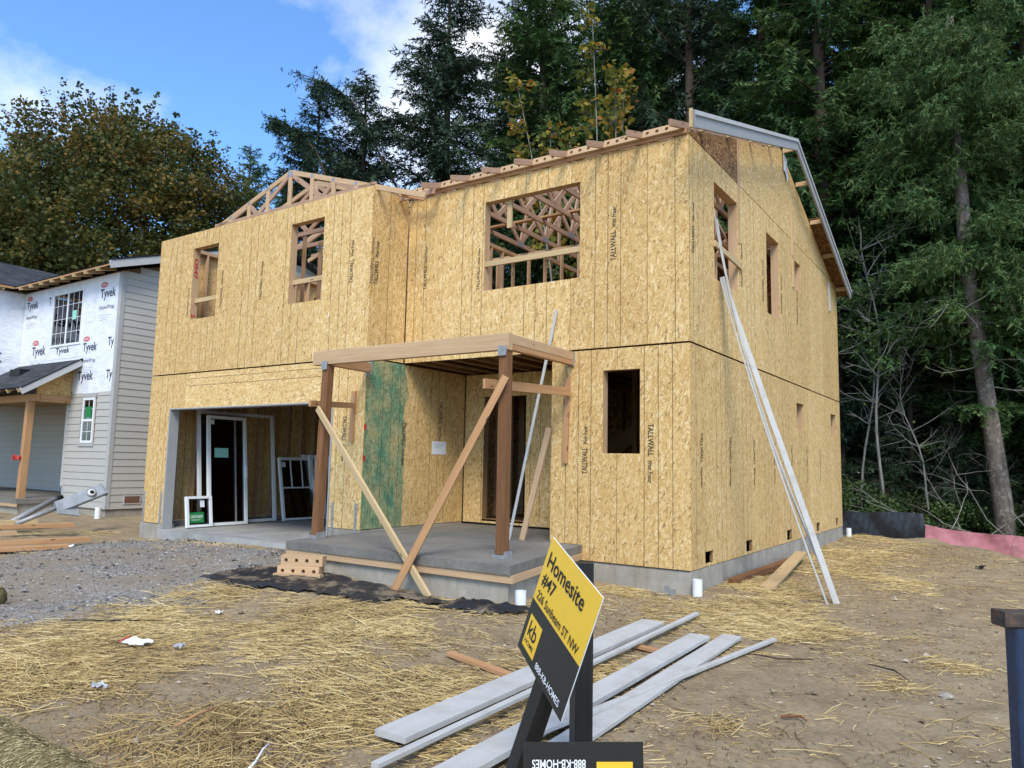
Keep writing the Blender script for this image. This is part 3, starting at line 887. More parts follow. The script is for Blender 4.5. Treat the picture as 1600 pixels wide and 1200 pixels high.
# upper floor deck, joists over the porch and the garage ceiling
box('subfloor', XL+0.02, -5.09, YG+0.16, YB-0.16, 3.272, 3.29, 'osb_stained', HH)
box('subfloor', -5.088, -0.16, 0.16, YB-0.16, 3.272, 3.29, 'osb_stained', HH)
x = -4.86
while x < -2.2:
    for zz, ww in ((2.997, 0.06), (3.25, 0.06)):
        board('joist_flange', (x, 0.02, zz), (x, 5.2, zz), ww, 0.036, 'pine_dark', HH)
    board('joist_web', (x, 0.02, 3.123), (x, 5.2, 3.123), 0.011, 0.214, 'osb_stained', HH)
    x += 0.4064
x = XL+0.4
while x < -5.3:
    board('floor_joist', (x, YG+0.17, 3.12), (x, 5.7, 3.12), 0.05, 0.28, 'pine_dark', HH)
    x += 0.4064
# interior partitions on the upper floor
part1 = Wall((0, 3.6, 0), (1, 0, 0), (0, -1, 0))
x = -8.6
while x < -3.2:
    part1.stud('stud', x, 3.31, 5.74, HH, 'fir_pale', d=0.089); x += 0.4064
part1.rail('top_plate', -8.7, -3.1, 5.78, HH, 'fir_pale', d=0.089, w=0.076)
part2 = Wall((-5.2, 0, 0), (0, 1, 0), (1, 0, 0))
y = 0.25
while y < 3.5:
    part2.stud('stud', y, 3.31, 5.74, HH, 'fir_pale', d=0.089); y += 0.4064
part2.rail('top_plate', 0.2, 3.6, 5.78, HH, 'fir_pale', d=0.089, w=0.076)
part3 = Wall((-8.0, 0, 0), (0, 1, 0), (1, 0, 0))
for i in range(3):
    a = YG+0.2+i*1.22
y = YG+0.3
while y < 3.5:
    part3.stud('stud', y, 3.31, 5.74, HH, 'fir_pale', d=0.089); y += 0.4064
part3.panel('osb_panel', 0.6, 3.4, 3.31, 4.6, 'osb_stained', HH, (), n=-0.12)
# entry hall behind the door and the stair seen in the lower window
hall = Wall((-4.9, 0, 0), (0, 1, 0), (1, 0, 0))
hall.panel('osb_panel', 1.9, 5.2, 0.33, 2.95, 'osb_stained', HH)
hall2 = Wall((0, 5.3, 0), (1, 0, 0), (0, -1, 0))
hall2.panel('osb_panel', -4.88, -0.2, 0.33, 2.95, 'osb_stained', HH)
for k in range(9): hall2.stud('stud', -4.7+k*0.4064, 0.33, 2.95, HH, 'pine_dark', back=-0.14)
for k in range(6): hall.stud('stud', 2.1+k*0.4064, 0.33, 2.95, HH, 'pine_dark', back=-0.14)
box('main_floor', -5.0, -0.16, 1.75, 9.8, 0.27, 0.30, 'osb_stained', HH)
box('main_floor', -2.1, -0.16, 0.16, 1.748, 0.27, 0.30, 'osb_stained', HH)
board('stair_stringer', (-3.3, 2.6, 0.9), (-0.6, 2.6, 3.0), 0.04, 0.28, 'pine_dark', HH)
board('stair_stringer', (-3.3, 3.4, 0.9), (-0.6, 3.4, 3.0), 0.04, 0.28, 'pine_dark', HH)
for k in range(7):
    board('stair_tread', (-3.0+k*0.34, 2.62, 1.17+k*0.264), (-3.0+k*0.34, 3.38, 1.17+k*0.264), 0.27, 0.035, 'pine_dark', HH)
for xx in (-1.9, -1.5): board('stud', (xx, 2.4, 0.3), (xx, 2.4, 2.95), 0.09, 0.038, 'pine_dark', HH)

# foundations and slabs
def wallbox(*a): return box('foundation_wall', *a, 'foundation_concrete', HH)
wallbox(-1.61, -0.006, 0.006, 0.2, -0.75, -0.004)
wallbox(-0.2, -0.006, 0.202, YB-0.004, -0.75, -0.004)
wallbox(XL+0.006, -0.21, YB-0.2, YB-0.006, -0.75, -0.004)
wallbox(XL+0.006, XL+0.2, YG+0.26, YB-0.21, -0.75, -0.004)
wallbox(XL-0.035, -10.532, YG-0.012, YG+0.25, -0.75, -0.006)
wallbox(-5.788, XG-0.004, YG+0.006, YG+0.25, -0.5, 0.232)
wallbox(-5.2, XG-0.003, YG+0.252, 1.72, -0.5, 0.236)
box('garage_slab', -10.53, -5.79, -0.96, -0.63, -0.28, -0.094, 'slab_concrete', HH)
box('garage_slab', XL+0.205, -5.205, -0.628, 5.68, -0.28, -0.09, 'slab_concrete', HH)
def prism(name, poly, z0, z1, mat, parent):
    k = len(poly)
    vs = [(x_, y_, z1) for x_, y_ in poly]+[(x_, y_, z0) for x_, y_ in poly]
    fs = [tuple(range(k)), tuple(range(2*k-1, k-1, -1))]+[(i, k+i, k+(i+1) % k, (i+1) % k) for i in range(k)]
    return add(name, vs, fs, mat, parent)
prism('porch_slab', [(-4.86, -2.47), (-1.13, -2.47), (-1.59, -0.006), (-2.10, -0.006), (-2.142, 1.715), (-5.058, 1.715), (-5.058, -0.9)], 0.105, 0.212, 'porch_concrete', HH)
prism('foundation_wall', [(-4.79, -2.40), (-1.20, -2.40), (-1.63, -0.01), (-1.9, 0.0), (-1.9, 0.3), (-5.05, 0.3), (-4.98, -0.9)], -0.7, 0.103, 'foundation_concrete', HH)
board('form_board', (-4.86, -2.432, 0.058), (-1.115, -2.432, 0.058), 0.04, 0.089, 'fir_pale', HH)
board('form_board', (-1.15, -2.405, 0.058), (-1.60, -0.02, 0.058), 0.04, 0.089, 'fir_pale', HH)
box('house_wrap_strip', -1.60, -0.02, -0.0065, 0.004, -0.006, 0.0015, 'text_black', HH)
# garage trim
board('garage_jamb', (-10.512, YG+0.09, -0.09), (-10.512, YG+0.09, 2.262), 0.21, 0.03, 'jamb_paint', HH, hint=(1, 0, 0))
board('garage_jamb', (-5.808, YG+0.09, -0.05), (-5.808, YG+0.09, 2.262), 0.21, 0.03, 'jamb_paint', HH, hint=(1, 0, 0))
board('garage_jamb', (-10.53, YG+0.09, 2.276), (-5.79, YG+0.09, 2.276), 0.21, 0.025, 'jamb_paint', HH)
for xx, zb in ((-11.22, 0.0), (-10.62, 0.0), (-5.70, 0.03), (-5.17, 0.03)):
    o = box('metal_strap', xx-0.028, xx+0.028, YG-0.005, YG-0.001, zb-0.12, zb+0.62, 'galvanized', HH)

# porch: posts, beams, hangers
P1 = (-4.83, -1.95); P2 = (-1.575, -1.99)
for (px, py), (qx, qy) in ((P1, (-4.70, -2.0)), (P2, (-1.575, -2.0))):
    o = board('porch_post', (px, py, 0.26), (qx, qy, 2.69), 0.12, 0.12, 'treated', HH, hint=(0, 1, 0))
    mb = MB().box(px-0.085, px+0.085, py-0.085, py+0.085, 0.213, 0.255).box(px-0.085, px-0.077, py-0.08, py+0.08, 0.2551, 0.30).box(px+0.077, px+0.085, py-0.08, py+0.08, 0.2551, 0.30)
    mb.build('post_base', 'galvanized', HH)
    MB().box(qx-0.06, qx+0.06, qy-0.085, qy-0.078, 2.62, 2.74).build('post_cap', 'galvanized', HH)
board('porch_beam', (-4.97, -2.015, 2.80), (-1.50, -2.015, 2.795), 0.089, 0.205, 'fir_pale', HH)
board('porch_beam', (-1.555, -1.965, 2.835), (-1.80, -0.02, 2.90), 0.089, 0.12, 'fir_pale', HH)
board('porch_beam', (-1.555, -1.965, 2.735), (-1.80, -0.02, 2.80), 0.089, 0.07, 'fir', HH)
board('porch_beam', (-4.76, -1.965, 2.775), (-5.0, YG-0.01, 2.80), 0.089, 0.15, 'fir', HH)
for c_ in ((-1.80, -0.016, 2.86), (-5.0, YG-0.012, 2.80)):
    MB().box(c_[0]-0.06, c_[0]+0.06, c_[1]-0.012, c_[1]+0.01, c_[2]-0.11, c_[2]+0.10).build('beam_hanger', 'galvanized', HH)
# notice and marks on the porch wall
NOT = ret.panel('notice', 0.80, 1.20, 1.46, 1.70, 'paper', HH, (), n=0.004, thick=0.003)
for k in range(3):
    ret.panel('print_line', 0.86, 1.14-0.05*k, 1.64-0.03*k, 1.648-0.03*k, 'text_grey', NOT, (), n=0.006, thick=0.001, gap=0)
for zz in (1.36, 1.86):
    o = add('paint_mark', [(-5.0675, YG+0.03+0.03*math.cos(a), zz+0.055*math.sin(a)) for a in np.linspace(0, 6.283, 11)[:-1]], [tuple(range(10))], 'text_red', HH)

# roof: trusses over the main part (span front to back)
def member(name, parent, a, b, xx, w=0.089, mat='truss_wood', th=0.038):
    return board(name, (xx, a[0], a[1]), (xx, b[0], b[1]), th, w, mat, parent, hint=(0, 0, 1) if abs(b[0]-a[0]) > 0.02 else (0, 1, 0))
def ctop(y): return zroof(y)-0.045-0.02
for k in range(9):
    xx = -0.06-0.6096*k
    tr_ = member('roof_truss', HH, (0.0, 5.895), (YB, 5.895), xx)
    member('top_chord', tr_, (-0.53, ctop(-0.53)), (YR, ctop(YR)), xx)
    member('top_chord', tr_, (10.38, ctop(10.38)), (YR, ctop(YR)), xx)
    member('web', tr_, (YR, 5.94), (YR, ctop(YR)-0.05), xx-0.002)
    b_ = [1.6, 3.2, 6.6, 8.3]
    t_ = [2.4, 7.4]
    for p_, q_ in ((1.2, 1.6), (2.4, 1.6), (2.4, 3.3), (3.7, 3.3), (4.7, 3.3), (5.1, 6.5), (6.2, 6.5), (7.4, 6.5), (7.4, 8.3), (8.7, 8.3)):
        member('web', tr_, (p_, ctop(p_)-0.03), (q_, 5.92), xx+0.001)
    for q_ in (3.3, 6.5):
        MB().box(xx+0.02, xx+0.022, q_-0.12, q_+0.12, 5.86, 5.96).build('gusset_plate', 'galvanized', tr_)
board('lateral_brace', (-5.0, 2.2, 5.96), (-0.2, 2.2, 5.96), 0.089, 0.038, 'fir', HH)
board('lateral_brace', (-5.0, 6.4, 5.96), (-0.2, 6.4, 5.96), 0.089, 0.038, 'fir', HH)
def holed(Lx, Hh, T, n, r):
    vs, fs = [], []
    cell = Lx/n
    for s_ in (0, 1):
        for i in range(n):
            x0 = -Lx/2+i*cell; cx_ = x0+cell/2
            sq = [(x0, -Hh/2), (cx_, -Hh/2), (x0+cell, -Hh/2), (x0+cell, 0), (x0+cell, Hh/2), (cx_, Hh/2), (x0, Hh/2), (x0, 0)]
            an = [225, 270, 315, 0, 45, 90, 135, 180]
            o = len(vs)
            yy = -T/2 if s_ == 0 else T/2
            vs += [(a, yy, b) for a, b in sq]+[(cx_+r*math.cos(math.radians(q)), yy, r*math.sin(math.radians(q))) for q in an]
            for k in range(8):
                q = (o+k, o+(k+1) % 8, o+8+(k+1) % 8, o+8+k)
                fs.append(q if s_ == 0 else q[::-1])
    half = n*16
    for i in range(n):
        o = i*16
        for k in range(8):
            fs.append((o+8+k, o+8+(k+1) % 8, half+o+8+(k+1) % 8, half+o+8+k))
        for k in (0, 1, 4, 5):
            fs.append((o+k, half+o+k, half+o+(k+1) % 8, o+(k+1) % 8))
    fs.append((0+6, 7, half+7, half+6)); fs.append((7, 0, half, half+7))
    o = (n-1)*16
    fs.append((o+2, o+3, half+o+3, half+o+2)); fs.append((o+3, o+4, half+o+4, half+o+3))
    return vs, fs
hv, hf = holed(0.57, 0.115, 0.038, 4, 0.028)
bb_me = mesh('bird_block', hv, hf, 'fir_pale')
for k in range(8):
    xx = -0.06-0.6096*k-0.305
    link('bird_block', bb_me, HH, Matrix.Translation((xx, -0.055, 5.96)) @ Matrix.Rotation(-0.25, 4, 'X'))
board('eave_ledger', (-5.0, -0.022, 5.888), (-0.02, -0.022, 5.888), 0.036, 0.07, 'fir', HH)
board('rake_block', (-5.06, -0.25, 5.80), (-4.3, -0.25, 5.80), 0.038, 0.089, 'truss_wood', HH)
# barge boards on the gable
XBG = 0.31
def barge(ya, yb, mat):
    a = (XBG-0.019, ya, zroof(ya)-0.11); b = (XBG-0.019, yb, zroof(yb)-0.11)
    o = board('barge_board', a, b, 0.038, 0.225, mat, HH)
    M, L = frame_of(a, b)
    dz = 0.075
    board('barge_trim', (XBG+0.012, ya, zroof(ya)-0.11+dz), (XBG+0.012, yb, zroof(yb)-0.11+dz), 0.02, 0.06, 'fascia_paint', o)
barge(-0.62, YR-0.002, 'barge_paint'); barge(10.2, YR+0.002, 'barge_paint')
box('barge_end', XBG-0.06, XBG-0.02, -0.66, -0.625, zroof(-0.62)-0.23, zroof(-0.62)+0.02, 'pine', HH)
for yy in (0.4, 1.6, 2.8, 4.0, 5.0, 6.0, 7.25, 8.5, 9.9):
    zz = zroof(yy)-0.10
    board('lookout', (0.012, yy, zz), (XBG-0.04, yy, zz), 0.038, 0.089, 'pine', HH, hint=(0, 0, 1))
# rear slope sheathing over the lower half, with the overhang
for a, b in ((7.28, 8.5), (8.505, 9.72), (9.725, 10.40)):
    za, zb_ = zroof(a)+0.0, zroof(b)+0.0
    for x0, x1 in ((-5.1, -2.66), (-2.65, XBG-0.04)):
        add('roof_sheathing', [(x0, a, za), (x1, a, za), (x1, b, zb_), (x0, b, zb_), (x0, a, za+0.012), (x1, a, za+0.012), (x1, b, zb_+0.012), (x0, b, zb_+0.012)], BOXF, 'osb_stained', HH, uvs=[(0, 0), (2.44, 0), (2.44, 1.22), (0, 1.22)]*2)
# battens nailed on the side wall
board('batten', side.pt(5.60, 4.89, 0.02), side.pt(5.50, 6.62, 0.02), 0.089, 0.036, 'pine', HH, hint=(1, 0, 0))
board('batten', side.pt(2.17, 4.88, 0.006), side.pt(2.17, 6.58, 0.006), 0.09, 0.011, 'fir_pale', HH, hint=(1, 0, 0))
board('batten', side.pt(9.08, 5.05, 0.02), side.pt(9.0, 5.72, 0.02), 0.089, 0.036, 'primed', HH, hint=(1, 0, 0))
TS = [(4.98, 7.42), (5.22, 7.36), (5.30, 7.02), (5.24, 6.92), (5.16, 7.02), (5.08, 7.08), (4.98, 7.06)]
o = side.poly('house_wrap_scrap', TS, 'tyvek', HH, thick=0.003, n=0.03)
o['label'] = 'torn scrap of white house wrap under the gable peak'

# trusses over the garage (span left to right)
GXR, GZR = -7.28, 6.60
def gz_roof(x): return GZR-0.325*abs(x-GXR)
def gmem(name, parent, a, b, yy, w=0.089, th=0.038, mat='truss_wood'):
    return board(name, (a[0], yy, a[1]), (b[0], yy, b[1]), th, w, mat, parent, hint=(0, 0, 1) if abs(b[0]-a[0]) > 0.02 else (1, 0, 0))
def gtop(x): return gz_roof(x)-0.045
for k, yy in enumerate((-0.80, -0.19, 0.42, 1.03, 1.64)):
    tr_ = gmem('roof_truss', HH, (-9.5, 5.895), (-5.1, 5.895), yy)
    gmem('top_chord', tr_, (-9.6, gtop(-9.6)), (GXR, gtop(GXR)), yy, mat='fir_pale')
    gmem('top_chord', tr_, (-4.0 if k == 0 else -5.12, gtop(-4.0 if k == 0 else -5.12)), (GXR, gtop(GXR)), yy, mat='fir_pale')
    gmem('web', tr_, (GXR, 5.93), (GXR, gtop(GXR)-0.03), yy-0.001, mat='fir_pale')
    for x_ in (-7.9, -8.45, -9.0, -6.68, -6.12, -5.56):
        if k == 0: 
            gmem('web', tr_, (x_, 5.9), (x_, gtop(x_)-0.02), yy-0.0015, mat='fir_pale')
            MB().box(x_-0.035, x_+0.035, yy-0.0225, yy-0.0215, gtop(x_)-0.035, gtop(x_)+0.03).build('gusset_plate', 'galvanized', tr_)
    for a, b in ((-7.28, -8.2), (-7.28, -6.4), (-8.45, -8.2), (-8.5, -9.1), (-6.12, -6.4), (-6.05, -5.5)):
        gmem('web', tr_, (a, gtop(a)-0.03), (b, 5.91), yy+0.002)
    if k == 0: MB().box(GXR-0.07, GXR+0.07, yy-0.0225, yy-0.0215, gtop(GXR)-0.09, gtop(GXR)+0.02).build('gusset_plate', 'galvanized', tr_)
board('ridge_block', (-4.55, -0.82, 5.62), (-4.3, -0.50, 5.60), 0.038, 0.089, 'fir', HH)

# printing on the sheets
def stamp(w, key, u, z, down=False, L=0.62, H_=0.06, n=0.003):
    p = PAN.get(key)
    if p is None: return
    zd = Vector((0, 0, -1 if down else 1))
    yd = w.U if down else -w.U
    if not down:
        o1 = w.pt(u, z, n); o2 = w.pt(u, z+L*0.62, n)
        text('lettering', 'TALLWALL', o1, zd, yd, L*0.55, H_, 'text_ink', p, bold=0.014)
        text('lettering', 'West Fraser', o2, zd, yd, L*0.38, H_*0.8, 'text_ink', p, shear=0.25, bold=0.012)
    else:
        o1 = w.pt(u, z+L, n); o2 = w.pt(u, z+L*0.38, n)
        text('lettering', 'TALLWALL', o1, zd, yd, L*0.55, H_, 'text_ink', p, bold=0.014)
        text('lettering', 'West Fraser', o2, zd, yd, L*0.38, H_*0.8, 'text_ink', p, shear=0.25, bold=0.012)
stamp(front, ('fu', -1.83), -1.09, 4.23, L=0.80, H_=0.085)
stamp(front, ('fu', -5.058), -4.62, 4.22, L=0.76, H_=0.07)
stamp(front, ('fu', -4.27), -3.50, 4.08, L=0.70, H_=0.06)
stamp(front, ('fl', -2.119), -1.52, 1.20, L=0.68, H_=0.085)
stamp(front, ('fl', -1.06), -0.60, 1.10, down=True, L=0.80, H_=0.085)
stamp(garf, ('gu', -10.05), -9.03, 4.2, L=0.74, H_=0.07)
stamp(garf, ('gu', -8.83), -7.83, 4.22, L=0.74, H_=0.07)
stamp(garf, ('gu', -7.61), -5.0, 4.22, L=0.74, H_=0.07)
stamp(garf, ('gu', -6.39), -5.47, 4.25, L=0.74, H_=0.08)
stamp(garf, ('gu', -11.265), -10.13, 4.12, L=0.6, H_=0.05)
stamp(garf, ('gl', 1), -5.55, 1.3, down=True, L=0.75, H_=0.08)
stamp(ret, ('ru', YG+0.012), -0.70, 4.2, L=0.74, H_=0.09)
stamp(ret, 'green', 0.02, 1.25, down=True, L=0.74, H_=0.09)
stamp(ret, 'rw1', 0.98, 1.68, down=True, L=0.74, H_=0.09)
for i in (0, 1, 2, 3, 4, 5, 6):
    stamp(side, ('sl', i), e[i+1]-0.25, 1.05, down=True, L=0.74, H_=0.09)
for i in (0, 2, 3, 4, 5):
    stamp(side, ('su', i), e2[i]+0.16, 4.2, L=0.74, H_=0.09)
# red crayon lot number on the left window jamb
jw = Wall((W_G1[0]-0.001, YG, 0), (0, 1, 0), (1, 0, 0))
text('lettering', 'OS47', (W_G1[0]+0.003, YG+0.03, 5.33), (0, 0, -1), (0, 1, 0), 0.42, 0.085, 'text_red', HH, bold=0.03)
text('lettering', '2', (W_G1[0]+0.003, YG+0.03, 4.19), (0, 0, -1), (0, 1, 0), 0.08, 0.085, 'text_red', HH, bold=0.03)

# ------------------------------------------------------------------ temporary braces and leaning boards
def lone(name, a, b, w, th, mat, label, cat, group=None, hint=(0, 0, 1), bend=0.0):
    return tag(board(name, a, b, w, th, mat, None, hint, bend=bend), label, cat, group)
lone('brace_board', (-4.80, -2.075, 2.06), (-2.145, -2.62, g1(-2.145, -2.62)+0.01), 0.038, 0.089, 'pine', 'pale yellow brace board from the left porch post down to the dirt', 'board')
lone('brace_board', (-1.50, -2.10, 2.36), (-2.65, -2.665, g1(-2.65, -2.665)+0.01), 0.038, 0.089, 'fir', 'reddish brace board from the right porch post crossing the pale one', 'board')
lone('brace_board', (-1.80, -2.125, 2.285), (-1.79, -0.06, 2.37), 0.038, 0.12, 'fir', 'level orange board joining right porch post to the wall cleat', 'board')
lone('brace_board', (-4.98, -2.07, 2.14), (-5.25, YG-0.065, 2.20), 0.038, 0.089, 'fir', 'level orange board joining left porch post to the garage wall cleat', 'board')
lone('wall_cleat', (-1.85, -0.021, 2.58), (-1.875, -0.021, 1.345), 0.089, 0.038, 'fir', 'upright orange cleat nailed left of the lower front window', 'board', hint=(0, 1, 0))
lone('wall_cleat', (-5.30, YG-0.021, 2.44), (-5.32, YG-0.021, 1.62), 0.089, 0.038, 'fir', 'short upright orange cleat nailed beside the garage opening', 'board', hint=(0, 1, 0))
lone('leaning_board', (-2.56, -0.06, 0.215), (-2.142, -0.03, 1.86), 0.089, 0.038, 'fir_pale', 'brown board leaning in the porch against the wall corner', 'board', hint=(0, 1, 0))
lone('trim_strip', (-2.70, -0.20, 0.215), (-2.04, -0.03, 3.60), 0.045, 0.018, 'primed', 'thin white strip leaning in the porch, sticking up past the beam', 'trim strip', hint=(0, 1, 0))
gy_ = lambda x_, y_: g1(x_, y_)
lone('trim_board', (1.58, 0.78, gy_(1.58, 0.78)), (0.03, 1.24, 4.12), 0.075, 0.03, 'primed', 'widest white trim board leaning against the right side wall', 'trim board', hint=(0.25, -1, 0.1), bend=0.0)
lone('trim_strip', (1.50, 0.63, gy_(1.50, 0.63)), (0.05, 1.12, 4.05), 0.035, 0.018, 'primed', 'slim white strip leaning on the side wall, foot nearest the camera', 'trim strip', hint=(1, 0.1, 0.3), bend=-0.05)
lone('trim_strip', (1.60, 0.84, gy_(1.60, 0.84)), (-0.06, 1.15, 5.16), 0.035, 0.018, 'primed', 'bowed white strip reaching highest into the side window', 'trim strip', hint=(1, 0.1, 0.3), bend=-0.20)
lone('trim_strip', (1.56, 0.92, gy_(1.56, 0.92)), (-0.05, 1.27, 5.03), 0.035, 0.018, 'primed', 'bowed white strip just right of the highest one in the side window', 'trim strip', hint=(1, 0.1, 0.3), bend=-0.20)

# ------------------------------------------------------------------ things on the lot
def flat(name, a, b, w, th, mat, label, cat, group=None, lift=0.0, lb=None, bend=0.0):
    a = (a[0], a[1], g1(*a)+th/2+lift); b = (b[0], b[1], g1(*b)+th/2+(lift if lb is None else lb))
    return lone(name, a, b, w, th, mat, label, cat, group, bend=bend)
flat('wood_scrap', (-0.45, -4.35), (0.75, -4.55), 0.07, 0.035, 'fir', 'reddish wood spacer under the white boards on the dirt', 'board', lift=0.005)
flat('wood_scrap', (0.40, -2.9), (1.0, -3.02), 0.07, 0.03, 'fir', 'short reddish spacer between the white boards farther back', 'board', lift=0.003)
flat('trim_board', (0.44, -6.0), (0.39, -2.12), 0.235, 0.04, 'primed', 'white trim board on the dirt, farthest left of the wide three', 'trim board', lift=0.045)
flat('trim_board', (1.05, -6.25), (0.955, -2.34), 0.19, 0.04, 'primed', 'white trim board on the dirt, middle of the wide three', 'trim board', lift=0.045)
flat('trim_board', (1.30, -5.9), (1.15, -1.99), 0.18, 0.03, 'primed', 'scuffed white trim board on the dirt, farthest right of the wide three', 'trim board', lift=0.03)
flat('trim_strip', (0.66, -6.35), (0.585, -1.40), 0.05, 0.03, 'primed', 'long thin white strip on the dirt beside the left board', 'trim strip', lift=0.05)
flat('trim_strip', (1.10, -5.6), (1.50, -1.80), 0.045, 0.03, 'primed', 'long thin white strip on the dirt right of all the boards', 'trim strip', lift=0.06, lb=0.02)
flat('timber_beam', (0.14, 1.22), (0.16, 4.55), 0.13, 0.09, 'treated', 'dark brown timber lying along the side foundation', 'beam', lift=-0.01)
flat('plank', (0.70, 0.93), (0.22, 4.9), 0.19, 0.04, 'pine', 'pale plank propped across the straw beside the brown timber', 'plank', lift=0.03, lb=0.13)
# stub pipes
def pipe(x, y, h_, label, r=0.055, tilt=0.0):
    z = g1(x, y)
    root = empty('stub_pipe', (x, y, z), label, 'pipe')
    n = 14
    vs, fs = [], []
    for rr, zz in ((r, -0.1), (r, h_), (r*0.82, h_), (r*0.82, h_-0.12)):
        for k in range(n):
            a = 2*math.pi*k/n
            vs.append((x+rr*math.cos(a)+tilt*zz, y+rr*math.sin(a), z+zz))
    for i in range(3):
        for k in range(n): fs.append((i*n+k, i*n+(k+1) % n, (i+1)*n+(k+1) % n, (i+1)*n+k))
    add('pipe_body', vs, fs, 'pvc', root)
    add('bore_shade', [(x+r*0.8*math.cos(2*math.pi*k/n)+tilt*h_, y+r*0.8*math.sin(2*math.pi*k/n), z+h_-0.03) for k in range(n)], [tuple(range(n))], 'rubber_black', root)  # black disc in the open bore stands in for the shade inside
pipe(0.10, -0.06, 0.21, 'white stub pipe at the near corner of the foundation', 0.062)
pipe(-1.02, -2.42, 0.17, 'white stub pipe by the porch corner behind the sign', 0.06)
pipe(0.10, 10.2, 0.2, 'white stub pipe at the far corner by the black fence', 0.06)
pipe(-15.0, 0.15, 0.28, 'white stub pipe at the corner of the wrapped neighbour house', 0.07)
pipe(-16.6, -1.45, 0.25, 'white stub pipe beside the neighbour porch', 0.07)
# small metal stakes by the corner
for q, (x, y) in enumerate(((-0.30, -0.08), (-0.20, -0.13))):
    z = g1(x, y)
    tag(add('foundation_anchor', boxv(x-0.03, x+0.03, y-0.012, y+0.012, z-0.05, z+0.11-0.03*q), BOXF, 'galvanized'), ('taller' if q == 0 else 'shorter')+' grey metal stub at the foot of the front foundation', 'metal stub')

# spare bird blocks stacked on the plastic
hv2, hf2 = holed(0.56, 0.125, 0.038, 4, 0.026)
sb_me = mesh('vent_block', hv2, hf2, 'fir_pale')
bx_, by_ = -4.03, -2.93
bz_ = g1(bx_, by_)+0.02
sp = [(0, 0.0), (1, 0.04), (2, 0.08), (3, 0.12)]
lab = {(0, 0): 'front lower block of the stack by the porch', (0, 1): 'second block of the lower row by the porch', (0, 2): 'third block of the lower row by the porch', (0, 3): 'rear block of the lower row by the porch', (1, 1): 'front upper block of the stack by the porch', (1, 2): 'middle upper block of the stack by the porch', (1, 3): 'rear upper block of the stack by the porch'}
ang = math.radians(24)
for (row, k), nm in lab.items():
    dd = k*0.042
    px = bx_-math.sin(ang)*dd+0.03*row; py = by_+math.cos(ang)*dd
    o = link('vent_block', sb_me, None, Matrix.Translation((px, py, bz_+0.065+row*0.127)) @ Matrix.Rotation(ang, 4, 'Z'))
    tag(o, 'drilled pale wood '+nm, 'vent block', 'spare drilled blocks by the porch')
tag(board('wood_scrap', (bx_-0.24, by_-0.17, bz_+0.02), (bx_+0.36, by_+0.06, bz_+0.03), 0.10, 0.038, 'fir_pale'), 'flat pale wood piece in front of the drilled blocks', 'board')

# rumpled black plastic along the porch
def rumple(name, P, mat, label, cat, step=0.05, amp=0.05, lift=0.012, seed=3):
    xs_ = np.arange(min(p[0] for p in P)-0.2, max(p[0] for p in P)+0.2, step); ys_ = np.arange(min(p[1] for p in P)-0.2, max(p[1] for p in P)+0.2, step)
    xx, yy = np.meshgrid(xs_, ys_)
    s_ = np.where(inpoly(xx, yy, P), 1, -1)*pdist(xx, yy, P)+0.06*np.sin(9*xx+seed)*np.sin(8*yy-seed)+0.04*np.sin(21*xx)*np.cos(17*yy)
    rng = np.random.default_rng(seed)
    hgt = np.zeros_like(xx)
    for _ in range(26):
        a = rng.uniform(-0.6, 0.6) + (0 if rng.random() < 0.75 else 1.2); f = rng.uniform(5, 24); ph = rng.uniform(0, 6)
        hgt += (1-np.abs(np.sin(f*(yy*math.cos(a)+xx*math.sin(a))+ph+1.2*np.sin(2.3*xx+ph))))**3/f*7
    hgt = hgt/hgt.max()*amp
    zz = gz(xx, yy)+lift+hgt*np.clip(s_*8, 0.15, 1)
    ny_, nx_ = xx.shape
    id_ = np.arange(nx_*ny_).reshape(ny_, nx_)
    F = np.stack([id_[:-1, :-1].ravel(), id_[:-1, 1:].ravel(), id_[1:, 1:].ravel(), id_[1:, :-1].ravel()], 1)
    k = (s_.ravel()[F] > 0).all(1)
    F = F[k]
    used = np.unique(F); rm = -np.ones(nx_*ny_, int); rm[used] = np.arange(len(used))
    V = np.stack([xx.ravel(), yy.ravel(), zz.ravel()], 1)[used]
    return tag(add(name, V.tolist(), rm[F].tolist(), mat, smooth=True), label, cat)
TARP = [(-5.35, -3.55), (-5.0, -3.05), (-4.7, -2.6), (-3.2, -2.5), (-2.2, -2.62), (-1.7, -2.58), (-1.6, -2.80), (-2.2, -2.95), (-2.45, -3.55), (-2.9, -3.35), (-3.3, -3.55), (-3.8, -3.75), (-4.3, -3.85), (-4.8, -3.68)]
rumple('plastic_sheet', TARP, 'black_plastic', 'rumpled black plastic sheet on the dirt along the porch front', 'plastic sheet', amp=0.05, lift=0.022)
rumple('plastic_sheet', [(-1.8, -2.72), (-1.2, -2.60), (-0.75, -2.6), (-0.7, -2.9), (-1.1, -3.15), (-1.6, -3.1)], 'black_plastic', 'crumpled heap of black plastic at the porch corner', 'plastic sheet', amp=0.11, seed=8)

